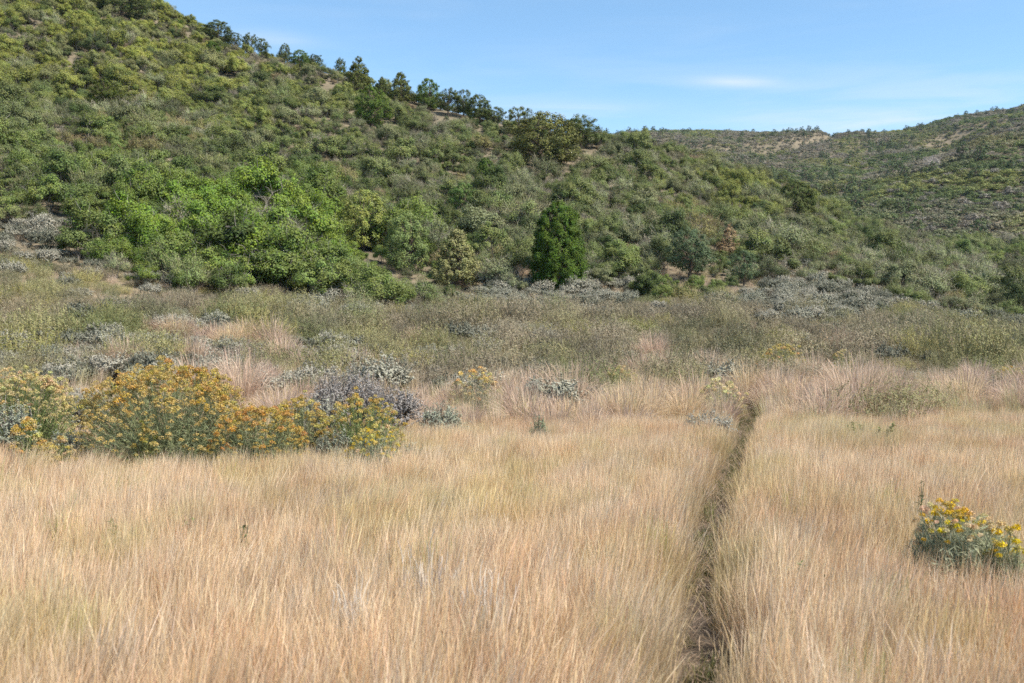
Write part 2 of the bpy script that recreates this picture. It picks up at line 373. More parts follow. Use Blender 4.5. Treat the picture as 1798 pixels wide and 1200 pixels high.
def make_shrub(seed, W, H, nclump, per, leafL, cr, nstem, ntwig, leafy=1.0, twig_len=0.45, twig_w=0.014, low=-0.25):
    """broad-leaved shrub: bent stems, a ragged crown of leaf clumps, bare twigs sticking out"""
    rg = np.random.default_rng(seed); f = lump(rg)
    lf, wd, tw = MB(), MB(), MB()
    ph = rg.random(nclump) * 2 * np.pi; ct = rg.uniform(low, 1.0, nclump); st = np.sqrt(np.maximum(0, 1 - ct ** 2))
    s = rg.uniform(0.35, 1.0, nclump) ** 0.6 * (0.86 + 0.75 * f(ph, ct * 2) + rg.normal(size=nclump) * 0.06)
    C = np.stack([np.cos(ph) * st * s * W / 2, np.sin(ph) * st * s * W / 2, H * 0.42 + ct * s * H * 0.5], 1)
    C[:, 2] = np.maximum(C[:, 2], 0.12 * H)
    crs = cr * rg.uniform(0.6, 1.35, nclump)
    npl = np.maximum(3, (per * leafy * rg.uniform(0.25, 1.6, nclump)).astype(int))
    ci = np.repeat(np.arange(nclump), npl); n = len(ci)
    d = rand_dir(n, rg); P = C[ci] + d * (crs[ci] * rg.random(n) ** 0.45)[:, None] * np.array([1, 1, 0.8])
    Nn = d * 0.75 + unit(P - np.array([0, 0, 0.3 * H])) * 0.55 + np.array([0, 0, 0.40]) + rg.normal(size=(n, 3)) * 0.28
    ctone = rg.random(nclump)
    leaves(lf, P, Nn, leafL * rg.uniform(0.7, 1.35, n), leafL * 0.72 * rg.uniform(0.7, 1.2, n), rg, np.clip(ctone[ci] * 0.6 + rg.random(n) * 0.4, 0, 1), droop=0.08)
    # stems
    hi = np.argsort(-(C[:, 2] - 0.5 * np.hypot(C[:, 0], C[:, 1])))[:max(nstem, nclump // 2)]; tgt = C[rg.choice(hi, nstem, replace=len(hi) < nstem)] * np.array([0.72, 0.72, 0.85])
    b = rg.normal(size=(nstem, 3)) * np.array([0.09 * W, 0.09 * W, 0]); b[:, 2] = 0
    p0 = b * 0.8; p0[:, 2] = -0.1
    bend = rg.normal(size=(nstem, 3)) * 0.09 * H * np.array([1, 1, 0.3])
    paths = curve(p0, tgt, bend, 6, rg, 0.02 * H)
    r0 = rg.uniform(0.018, 0.036, nstem) * (H / 2.6)
    tubes(wd, paths, r0[:, None] * np.linspace(1, 0.35, 6)[None], rg, 5)
    k = nstem * 4; pi = rg.integers(0, nstem, k); seg = rg.integers(2, 6, k)
    q0 = paths[pi, seg]; tg = C[rg.integers(0, nclump, k)]; q1 = q0 + (tg - q0) * np.minimum(1, (0.32 * W) / np.maximum(np.linalg.norm(tg - q0, axis=1), 1e-3))[:, None]
    tubes(wd, curve(q0, q1, rg.normal(size=(k, 3)) * 0.06 * W, 4, rg, 0.015 * H), (r0[pi] * 0.45)[:, None] * np.linspace(1, 0.4, 4)[None], rg, 4)
    # twigs
    tc = rg.integers(0, nclump, ntwig); t0 = C[tc] + rand_dir(ntwig, rg) * crs[tc][:, None] * 0.6
    od = unit(C[tc] - np.array([0, 0, H * 0.25])) + rg.normal(size=(ntwig, 3)) * 0.45 + np.array([0, 0, 0.5])
    t1 = t0 + unit(od) * (twig_len * rg.uniform(0.4, 1.2, ntwig))[:, None]
    ribbons(tw, curve(t0, t1, rg.normal(size=(ntwig, 3)) * 0.05, 3, rg), twig_w * np.array([1, 0.8, 0.3])[None] * rg.uniform(0.6, 1.3, (ntwig, 1)), rg,
            side=unit(rg.normal(size=(ntwig, 3))))
    return lf, wd, tw

def make_conifer(seed, H, W, nclump, per, needle, shape, bark=True, openness=0.0, cr=0.28):
    rg = np.random.default_rng(seed); f = lump(rg, 6)
    lf, wd = MB(), MB()
    t = rg.random(nclump)
    if shape == 'cone':   prof = lambda t: np.interp(t, [0, .05, .25, .5, .75, .92, 1], [.66, .88, 1, .93, .76, .48, .12]); z0 = 0.03
    elif shape == 'spire': prof = lambda t: np.interp(t, [0, .1, .3, .6, .85, 1], [.7, 1, .92, .6, .27, .03]); z0 = 0.08
    elif shape == 'round': prof = lambda t: np.interp(t, [0, .15, .45, .75, .92, 1], [.55, .9, 1, .82, .5, .1]); z0 = 0.05
    else:                  prof = lambda t: np.interp(t, [0, .2, .5, .8, 1], [.35, .85, 1, .85, .3]); z0 = 0.22
    t = np.where(rg.random(nclump) < prof(t) ** 0.7, t, rg.random(nclump) * 0.7)
    ph = rg.random(nclump) * 2 * np.pi
    inner = rg.uniform(0.62, 1.0, nclump) if openness < 0.3 else rg.uniform(0.45, 1.0, nclump)
    r = prof(t) * W / 2 * inner * (1 + (0.35 if shape == 'cone' else 0.9) * f(ph, t * 7)) * (1 + rg.normal(size=nclump) * 0.07)
    C = np.stack([np.cos(ph) * r, np.sin(ph) * r, H * (z0 + (0.97 - z0) * t)], 1)
    if openness > 0:
        keep = vnoise(C[:, 0] * 1.1 + C[:, 1] * 0.8 + seed, C[:, 2] * 1.2 + C[:, 1] * 0.5, seed) > openness * 0.62
        C = C[keep]; t = t[keep]; ph = ph[keep]
    nc = len(C); crs = cr * rg.uniform(0.6, 1.3, nc) * (1.1 - 0.45 * t)
    npl = np.maximum(4, (per * rg.uniform(0.5, 1.4, nc)).astype(int)); ci = np.repeat(np.arange(nc), npl); n = len(ci)
    d = rand_dir(n, rg); out = np.stack([np.cos(ph), np.sin(ph), np.full(nc, 0.55)], 1)
    P = C[ci] + d * (crs[ci] * rg.random(n) ** 0.5)[:, None] + unit(out)[ci] * (crs[ci] * 0.35)[:, None]
    D = unit(out)[ci] + d * 0.6 + rg.normal(size=(n, 3)) * 0.35
    Nn = d * 0.8 + unit(out)[ci] * 0.6 + np.array([0, 0, 0.3]) + rg.normal(size=(n, 3)) * 0.35
    ctone = rg.random(nc)
    leaves(lf, P, Nn, needle * rg.uniform(0.8, 1.6, n), needle * 0.62 * rg.uniform(0.7, 1.3, n), rg, np.clip(ctone[ci] * 0.65 + rg.random(n) * 0.35, 0, 1), D=D)
    lean = rg.normal(size=3) * 0.05 * H; lean[2] = 0
    tk = curve(np.array([[0, 0, -0.25]]), np.array([[lean[0], lean[1], H * 0.9]]), np.array([[lean[1] * .5, -lean[0] * .5, 0]]), 8, rg, 0.012 * H)
    tubes(wd, tk, np.linspace(0.035 * H if shape != 'open' else 0.028 * H, 0.006 * H, 8)[None], rg, 8)
    nl = min(46, nc); sel = rg.choice(nc, nl, replace=False); hz = np.maximum(C[sel, 2] * rg.uniform(0.55, 0.9, nl), 0.05 * H)
    tt = np.clip(hz / (H * 0.9), 0, 1); p0 = np.stack([np.interp(tt, np.linspace(0, 1, 8), tk[0][:, k]) for k in range(2)] + [hz], 1)
    tubes(wd, curve(p0, C[sel], rg.normal(size=(nl, 3)) * 0.03 * H, 5, rg, 0.012 * H), (0.011 * H * (1.1 - tt * 0.7))[:, None] * np.linspace(1, 0.25, 5)[None], rg, 5)
    return lf, wd

def make_sage(seed, W, H, nshoot, bare=0.0, ls=1.0, per=16):
    """sagebrush: gnarled stems from one foot, brush-like silvery shoots"""
    rg = np.random.default_rng(seed); f = lump(rg)
    lf, wd = MB(), MB()
    ph = rg.random(nshoot) * 2 * np.pi; ct = rg.uniform(0.0, 1, nshoot) ** 0.75; st = np.sqrt(1 - ct ** 2)
    s = rg.uniform(0.7, 1.0, nshoot) * (0.9 + 0.7 * f(ph, ct * 2))
    E = np.stack([np.cos(ph) * st ** .62 * s * W / 2, np.sin(ph) * st ** .62 * s * W / 2, H * (0.40 + 0.56 * ct * s)], 1)
    nst = 9; bi = rg.integers(0, nst, nshoot)
    mid = np.stack([np.cos(np.arange(nst) * 0.7) * W * 0.2, np.sin(np.arange(nst) * 0.7) * W * 0.2, np.full(nst, H * 0.38)], 1) + rg.normal(size=(nst, 3)) * 0.06 * W
    p0 = rg.normal(size=(nst, 3)) * 0.03 * W; p0[:, 2] = -0.05
    tubes(wd, curve(p0, mid, rg.normal(size=(nst, 3)) * 0.05 * W, 5, rg, 0.015), np.linspace(0.022, 0.012, 5)[None] * (H / 0.8), rg, 5)
    near = np.argmin(np.linalg.norm(E[:, None] - mid[None] * np.array([1.6, 1.6, 1]), axis=2) + rg.random((nshoot, nst)) * 0.2 * W, axis=1)
    paths = curve(mid[near], E, rg.normal(size=(nshoot, 3)) * 0.03 * W, 5, rg, 0.008)
    ribbons(wd, paths, np.linspace(0.010, 0.004, 5)[None] * (H / 0.8), rg)
    n = nshoot * per; si = np.repeat(np.arange(nshoot), per); tt = rg.uniform(0.45, 1.06, n) if bare < .5 else rg.uniform(.8, 1.05, n)
    seg = np.clip((tt * 4).astype(int), 0, 3); fr = tt * 4 - seg
    B = paths[si, seg] * (1 - fr)[:, None] + paths[si, seg + 1] * fr[:, None]
    ax = unit(paths[:, -1] - paths[:, -2])[si]
    D = ax * 0.9 + rg.normal(size=(n, 3)) * 0.5 + np.array([0, 0, 0.5])
    k = rg.random(n) > bare * 0.6
    leaves(lf, (B + unit(D) * 0.015)[k], (rand_dir(n, rg) * .55 + unit(B - np.array([0, 0, .3 * H])) * .6 + np.array([0, 0, .45]))[k], (0.042 * (0.5 + 0.5 * ls) * rg.uniform(0.7, 1.4, n))[k] * min(H / 0.8, 1.05), (0.014 * ls * rg.uniform(0.7, 1.4, n))[k] * min(H / 0.8, 1.0), rg, D=D[k])
    return lf, wd

def make_brush(seed, W, H, nst, leafn, leafL=0.032):
    """low feathery brush of thin upright stems"""
    rg = np.random.default_rng(seed); f = lump(rg)
    lf, wd = MB(), MB()
    a = rg.random(nst) * 2 * np.pi; rr = np.sqrt(rg.random(nst)) * W * 0.5
    R = np.stack([np.cos(a) * rr * 0.55, np.sin(a) * rr * 0.55, np.full(nst, -0.03)], 1)
    h = H * (0.62 + 0.38 * rg.random(nst)) * (1 - 0.35 * (rr / (W * .5)) ** 2) * (1 + 0.6 * f(a, rr))
    E = np.stack([np.cos(a) * rr, np.sin(a) * rr, h], 1) + rg.normal(size=(nst, 3)) * np.array([0.05, 0.05, 0.02])
    paths = curve(R, E, rg.normal(size=(nst, 3)) * 0.05, 5, rg, 0.01)
    ribbons(wd, paths, np.linspace(0.009, 0.003, 5)[None], rg)
    k = nst * 3; si = rg.integers(0, nst, k); sg = rg.integers(2, 5, k); q0 = paths[si, sg]
    q1 = q0 + unit(rg.normal(size=(k, 3)) * 0.6 + np.array([0, 0, 1.0])) * rg.uniform(0.08, 0.22, k)[:, None]
    tw = curve(q0, q1, rg.normal(size=(k, 3)) * 0.015, 3, rg)
    ribbons(wd, tw, np.array([0.006, 0.005, 0.002])[None], rg)
    n = leafn; ti = rg.integers(0, k, n); t = rg.random(n)
    P = q0[ti] * (1 - t)[:, None] + q1[ti] * t[:, None] + rg.normal(size=(n, 3)) * 0.015
    leaves(lf, P, rand_dir(n, rg) * .5 + unit(P - np.array([0, 0, .2 * H])) * .75 + np.array([0, 0, .3]), leafL * rg.uniform(0.6, 1.4, n), leafL * 0.6 * rg.uniform(0.6, 1.3, n), rg)
    return lf, wd

def make_bunchgrass(seed, H, W, nb, arch=1.0, w=0.005):
    rg = np.random.default_rng(seed); mb = MB()
    a = rg.random(nb) * 2 * np.pi; r0 = np.sqrt(rg.random(nb)) * W * 0.16
    b = np.stack([np.cos(a) * r0, np.sin(a) * r0, np.full(nb, -0.03)], 1)
    L = H * rg.uniform(0.6, 1.12, nb); out = rg.uniform(0.1, 1.0, nb) ** 1.3 * arch
    a2 = a + rg.normal(size=nb) * 0.5
    t = np.linspace(0, 1, 6)[None]
    hor = (W * 0.5) * out[:, None] * (0.25 * t + 0.75 * t ** 2); ver = L[:, None] * (t * 1.12 - (0.16 + 0.42 * out[:, None]) * t ** 2.6)
    P = b[:, None] + np.stack([np.cos(a2)[:, None] * hor + 0.05 * t * L[:, None], np.sin(a2)[:, None] * hor, ver], -1)
    P = P + rg.normal(size=P.shape) * 0.006 * t[..., None]
    ribbons(mb, P, w * np.array([0.9, 1, 1, 0.9, 0.8, 0.35])[None] * rg.uniform(0.7, 1.4, (nb, 1)), rg)
    return mb

def make_tuft(seed, nb, R, H, lean, heads=0.5, w=0.0022):
    """a handful of meadow grass: thin stalks, some with a narrow seed head"""
    rg = np.random.default_rng(seed); mb = MB()
    a = rg.random(nb) * 2 * np.pi; r0 = np.sqrt(rg.random(nb)) * R
    b = np.stack([np.cos(a) * r0, np.sin(a) * r0, np.full(nb, -0.02)], 1)
    h = H * np.clip(rg.normal(0.98, 0.17, nb), 0.45, 1.25)
    a2 = rg.random(nb) * 2 * np.pi; le = np.minimum(np.abs(rg.normal(0, 0.19, nb)), 0.42)
    d = np.stack([np.cos(a2) * le + lean[0], np.sin(a2) * le + lean[1]], 1)
    t = np.linspace(0, 1, 5)[None]
    k = rg.uniform(0.15, 0.55, nb)[:, None]
    hx = h[:, None] * ((1 - k) * t + k * t ** 2.4)
    P = b[:, None] + np.stack([d[:, :1] * hx, d[:, 1:] * hx, h[:, None] * (t - 0.07 * t ** 3)], -1)
    W = np.array([0.9, 1.0, 0.85, 0.7, 0.25])[None] * w * rg.uniform(0.7, 1.5, (nb, 1))
    hd = rg.random(nb) < heads
    W = np.where(hd[:, None], W * np.array([0.8, 0.75, 0.85, 2.0, 0.5])[None], W)
    ribbons(mb, P, W, rg)
    nl = nb // 2                       # shorter curled leaves low in the tuft
    a = rg.random(nl) * 2 * np.pi; r0 = np.sqrt(rg.random(nl)) * R
    b = np.stack([np.cos(a) * r0, np.sin(a) * r0, np.full(nl, -0.02)], 1)
    L = H * rg.uniform(0.35, 0.75, nl); o = rg.uniform(0.1, 0.5, nl)
    t = np.linspace(0, 1, 4)[None]
    P = b[:, None] + np.stack([np.cos(a)[:, None] * o[:, None] * L[:, None] * t ** 2, np.sin(a)[:, None] * o[:, None] * L[:, None] * t ** 2, L[:, None] * (t - .25 * o[:, None] * t ** 2)], -1)
    ribbons(mb, P, np.array([1, 1, .8, .2])[None] * w * 1.15, rg)
    return mb

def make_rabbitbrush(seed, W, H, nst, nflow, bias=0.8, low=0.05):
    """rabbitbrush: a fan of thin green-grey stems that end in flower heads; returns leaf, wood meshes and head spots"""
    rg = np.random.default_rng(seed); f = lump(rg, 6)
    lf, wd = MB(), MB()
    ph = rg.random(nst) * 2 * np.pi; ct = rg.uniform(low, 1, nst); st = np.sqrt(1 - ct ** 2)
    s = (0.97 + 0.38 * f(ph, ct * 2.2)) * rg.uniform(0.84, 1.0, nst)
    E = np.stack([np.cos(ph) * st ** .85 * s * W / 2, np.sin(ph) * st ** .85 * s * W / 2, H * 0.22 + H * 0.74 * ct * s], 1)
    B = rg.normal(size=(nst, 3)) * np.array([0.07 * W, 0.07 * W, 0]); B[:, 2] = -0.04
    M = B * 0.4 + E * 0.42; M[:, 2] = E[:, 2] * 0.36
    t = np.linspace(0, 1, 7)[None, :, None]
    P = B[:, None] * (1 - t) ** 2 + 2 * M[:, None] * t * (1 - t) + E[:, None] * t ** 2
    P = P + rg.normal(size=P.shape) * 0.006
    ribbons(lf, P, np.linspace(0.007, 0.0035, 7)[None], rg)
    per = 24; n = nst * per; si = np.repeat(np.arange(nst), per); tt = rg.uniform(0.25, 0.98, n)
    sg = np.clip((tt * 6).astype(int), 0, 5); fr = (tt * 6 - sg)[:, None]
    Q = P[si, sg] * (1 - fr) + P[si, sg + 1] * fr
    D = unit(P[:, -1] - P[:, -3])[si] + rg.normal(size=(n, 3)) * 0.27
    leaves(lf, Q + unit(D) * 0.02, rand_dir(n, rg) * .6 + unit(Q) * .5 + np.array([0, 0, .3]), 0.075 * rg.uniform(0.6, 1.3, n), (0.0055 if bias > 1.9 else 0.0075) * rg.uniform(0.7, 1.3, n), rg, D=D)
    nw = 14; a = rg.random(nw) * 6.28
    w1 = np.stack([np.cos(a) * W * 0.22, np.sin(a) * W * 0.22, np.full(nw, H * 0.4)], 1) * rg.uniform(0.6, 1.2, (nw, 1))
    w0 = np.stack([np.cos(a) * 0.04, np.sin(a) * 0.04, np.full(nw, -0.06)], 1)
    tubes(wd, curve(w0, w1, rg.normal(size=(nw, 3)) * 0.05, 6, rg, 0.012), np.linspace(0.014, 0.005, 6)[None], rg, 5)
    order = np.argsort(-(ct * bias + rg.random(nst) * 1.1)); rest = order[nflow:int(nflow * 2.8)]; order = order[:nflow]
    return lf, wd, E[order], unit(P[order, -1] - P[order, -3]), E[rest]

def make_head(seed, r=0.034, n=46):
    """one flower head: a rounded cluster of tiny narrow florets on short stalks"""
    rg = np.random.default_rng(seed); mb = MB()
    d = rand_dir(n, rg); d[:, 2] = np.abs(d[:, 2]) * 1.1 - 0.25; d = unit(d)
    P = d * (r * rg.uniform(0.55, 1.0, n))[:, None] * np.array([1, 1, 0.85]); 
    leaves(mb, P, d + rg.normal(size=(n, 3)) * 0.8, 0.013 * rg.uniform(0.7, 1.3, n), 0.0085 * rg.uniform(0.7, 1.3, n), rg, D=d + rg.normal(size=(n, 3)) * 0.3)
    return mb

# ------------------------------------------------------------------ object helpers
def link(name, data, parent=None, tint=None, loc=None):
    o = bpy.data.objects.new(name, data); COL.objects.link(o)
    if parent is not None: o.parent = parent
    if tint is not None: o['tint'] = [float(c) for c in tint[:3]]
    if loc is not None: o.location = loc
    return o
def tag(o, label, cat, group=None, kind=None):
    o['label'] = label
    if cat: o['category'] = cat
    if group: o['group'] = group
    if kind: o['kind'] = kind
    return o
PROTO = bpy.data.collections.new('prototypes')        # never linked to the scene: sources for the uncountable growth
def proto_coll(name, meshes):
    c = bpy.data.collections.new(name)
    for i, me in enumerate(meshes):
        c.objects.link(bpy.data.objects.new('%s_source_%02d' % (name, i), me))
    return c
def scatter(name, coll, pts, rot, scl, idx, tint, label, cat):
    me = bpy.data.meshes.new(name); n = len(pts)
    me.vertices.add(n); me.vertices.foreach_set('co', np.asarray(pts, np.float32).ravel())
    def attr(nm, ty, key, arr):
        a = me.attributes.new(nm, ty, 'POINT'); a.data.foreach_set(key, np.ascontiguousarray(arr).ravel())
    attr('rot', 'FLOAT_VECTOR', 'vector', np.asarray(rot, np.float32)); attr('scl', 'FLOAT_VECTOR', 'vector', np.asarray(scl, np.float32))
    attr('idx', 'INT', 'value', np.asarray(idx, np.int32))
    attr('tint', 'FLOAT_COLOR', 'color', np.concatenate([np.asarray(tint, np.float32), np.ones((n, 1), np.float32)], 1))
    o = bpy.data.objects.new(name, me); COL.objects.link(o)
    g = bpy.data.node_groups.new(name + '_growth', 'GeometryNodeTree')
    g.interface.new_socket('Geometry', in_out='INPUT', socket_type='NodeSocketGeometry'); g.interface.new_socket('Geometry', in_out='OUTPUT', socket_type='NodeSocketGeometry')
    N = g.nodes; L = g.links
    gi = N.new('NodeGroupInput'); go = N.new('NodeGroupOutput'); mp = N.new('GeometryNodeMeshToPoints'); ip = N.new('GeometryNodeInstanceOnPoints')
    ci = N.new('GeometryNodeCollectionInfo'); ci.inputs['Collection'].default_value = coll; ci.inputs['Separate Children'].default_value = True; ci.inputs['Reset Children'].default_value = True
    def na(nm, ty):
        q = N.new('GeometryNodeInputNamedAttribute'); q.data_type = ty; q.inputs['Name'].default_value = nm; return q.outputs['Attribute']
    er = N.new('FunctionNodeEulerToRotation')
    L.new(gi.outputs[0], mp.inputs['Mesh']); L.new(mp.outputs[0], ip.inputs['Points']); L.new(ci.outputs[0], ip.inputs['Instance'])
    ip.inputs['Pick Instance'].default_value = True
    L.new(na('idx', 'INT'), ip.inputs['Instance Index']); L.new(na('rot', 'FLOAT_VECTOR'), er.inputs[0]); L.new(er.outputs[0], ip.inputs['Rotation'])
    L.new(na('scl', 'FLOAT_VECTOR'), ip.inputs['Scale']); L.new(ip.outputs[0], go.inputs[0])
    md = o.modifiers.new('growth', 'NODES'); md.node_group = g
    tag(o, label, cat, kind='stuff'); return o

# ------------------------------------------------------------------ terrain and trail
def build_terrain():
    Ys = np.concatenate([np.arange(-14, 60, 0.5), np.exp(np.linspace(math.log(60), math.log(1000), 230))])
    us = np.linspace(-0.92, 0.92, 300)
    UU, YY = np.meshgrid(us, Ys); XX = UU * (YY + 34.0); ZZ = ground(XX, YY)
    V = np.stack([XX, YY, ZZ], -1).reshape(-1, 3); r, c = YY.shape
    i = (np.arange(r - 1)[:, None] * c + np.arange(c - 1)[None])
    Q = np.stack([i, i + 1, i + 1 + c, i + c], -1)
    hill = sstep(26, 62, YY[:-1, :-1]).reshape(-1); mb = MB(); mb.add(V, Q, hill); me = mb.mesh('terrain', [M_GROUND])
    me.polygons.foreach_set('use_smooth', np.ones(len(me.polygons), bool))
    o = link('terrain', me); tag(o, 'dry tan earth of the meadow and the hills behind', None, kind='structure')
    # trail: a worn strip, slightly dished, with an uneven rim
    rg = np.random.default_rng(3); n = len(TRY); k = np.array([-1.0, -0.6, -0.2, 0.2, 0.6, 1.0])
    hw = np.interp(TRY, [4, 9, 14], [0.26, 0.26, 0.26]) + 0.02 * np.sin(TRY * 2.1) + rg.normal(size=n) * 0.008
    X = TRX[:, None] + k[None] * hw[:, None]; Y = np.repeat(TRY[:, None], 6, 1)
    Z = ground(X, Y) + 0.012 + 0.022 * (k[None] ** 2) * (np.abs(k[None]) < 0.9) + rg.normal(size=X.shape) * 0.004
    V = np.stack([X, Y, Z], -1).reshape(-1, 3); i = np.arange(n - 1)[:, None] * 6 + np.arange(5)[None]
    mb = MB(); mb.add(V, np.stack([i, i + 1, i + 7, i + 6], -1), 0.5)
    o = link('trail', mb.mesh('trail', [M_TRAIL])); tag(o, 'narrow worn dirt footpath through the tall dry grass', None, kind='structure')
build_terrain()

# ------------------------------------------------------------------ prototypes of each kind of plant
def combo(name, parts):
    mb = MB(); mats = []
    for p, mt in parts:
        mb.merge(p, len(mats)); mats.append(mt)
    return mb.mesh(name, mats)
OAK = []; OAK_ALL = []
for k in range(6):
    lf, wd, tw = make_shrub(100 + k, 3.0, 2.7, 36, 230, 0.097, 0.41, 7, 120)
    w2 = MB(); w2.merge(wd, 0); w2.merge(tw, 1)
    OAK.append((lf.mesh('oak_foliage', [M_LEAF]), w2.mesh('oak_stems', [M_BARK, M_TWIG])))
    OAK_ALL.append(combo('oak_shrub', [(lf, M_LEAF), (wd, M_BARK), (tw, M_TWIG)]))
GREY = []; GREY_ALL = []
for k in range(5):
    lf, wd, tw = make_shrub(200 + k, 2.8, 2.2, 38, 110, 0.085, 0.40, 10, 480, 1.0, 0.5, 0.017)
    w2 = MB(); w2.merge(wd, 0); w2.merge(tw, 1)
    GREY.append((lf.mesh('twiggy_foliage', [M_LEAF]), w2.mesh('twiggy_stems', [M_BARK, M_TWIG])))
    GREY_ALL.append(combo('twiggy_shrub', [(lf, M_LEAF), (wd, M_BARK), (tw, M_TWIG)]))
SAGE = []
for k in range(5):
    lf, wd = make_sage(300 + k, 1.2, 0.75, 230, 0.0, 1.6, 26)
    SAGE.append(combo('sagebrush', [(lf, M_SAGE), (wd, M_TWIG)]))
BRUSH = []
for k in range(6):
    lf, wd = make_brush(400 + k, 1.6, 0.9, 260, 3400, 0.036)
    BRUSH.append(combo('low_brush', [(lf, M_LEAF), (wd, M_TWIG)]))
BUNCH = [make_bunchgrass(500 + k, 0.98, 1.5, 430, 1.1, 0.008).mesh('bunchgrass', [M_DRY]) for k in range(5)]
TUFT = [make_tuft(600 + k, 110, 0.125, 0.435, (0.05 + 0.035 * (k % 3), -0.02), 0.45).mesh('grass_tuft', [M_DRY]) for k in range(10)]
GREENT = [make_tuft(640 + k, 30, 0.06, 0.30, (0.02, 0), 0.0, 0.006).mesh('green_tuft', [M_LEAF]) for k in range(3)]
FAR = []
for k in range(5):
    lf, wd, tw = make_shrub(700 + k, 3.6, 2.6, 26, 12, 0.34, 0.5, 3, 40, 1.0, 0.5, 0.05)
    FAR.append(combo('far_shrub', [(lf, M_LEAF), (tw, M_TWIG)]))
lf, wd = make_conifer(760, 4.2, 2.6, 40, 12, 0.34, 'round', cr=0.45); FAR.append(combo('far_juniper', [(lf, M_NEEDLE), (wd, M_DARKBARK)]))
CONE = []; ROUND = []; OPEN = []; SPIRE = []
for k in range(2): CONE.append(make_conifer(800 + k, 5.4, 3.3, 700, 110, 0.088, 'cone', cr=0.27))
for k in range(4): ROUND.append(make_conifer(820 + k, 4.2, 3.4, 250, 60, 0.11, 'round', cr=0.34))
for k in range(4): OPEN.append(make_conifer(840 + k, 4.6, 3.9, 230, 60, 0.11, 'open', openness=0.55, cr=0.36))
for k in range(3): SPIRE.append(make_conifer(860 + k, 5.0, 3.0, 260, 54, 0.11, 'spire', openness=0.2, cr=0.29))
def tree_meshes(lst, nm):
    return [(lf.mesh(nm + '_crown', [M_NEEDLE]), wd.mesh(nm + '_trunk', [M_DARKBARK])) for lf, wd in lst]
CONE = tree_meshes(CONE, 'cone'); ROUND = tree_meshes(ROUND, 'round'); OPEN = tree_meshes(OPEN, 'open'); SPIRE = tree_meshes(SPIRE, 'spire')
TREE = {'cone': (CONE, 5.4, 3.3), 'round': (ROUND, 4.2, 3.4), 'open': (OPEN, 4.6, 3.9), 'spire': (SPIRE, 5.0, 3.0)}

# ------------------------------------------------------------------ trees one can pick out on the hill
G_DARK = (0.067, 0.107, 0.018); G_OLIVE = (0.100, 0.112, 0.030); G_PALE = (0.125, 0.155, 0.05); G_JUN = (0.080, 0.098, 0.030)
G_BLUE = (0.090, 0.120, 0.062); G_BROWN = (0.130, 0.132, 0.042); G_GREEN = (0.085, 0.125, 0.025); DEADO = (0.32, 0.225, 0.13)
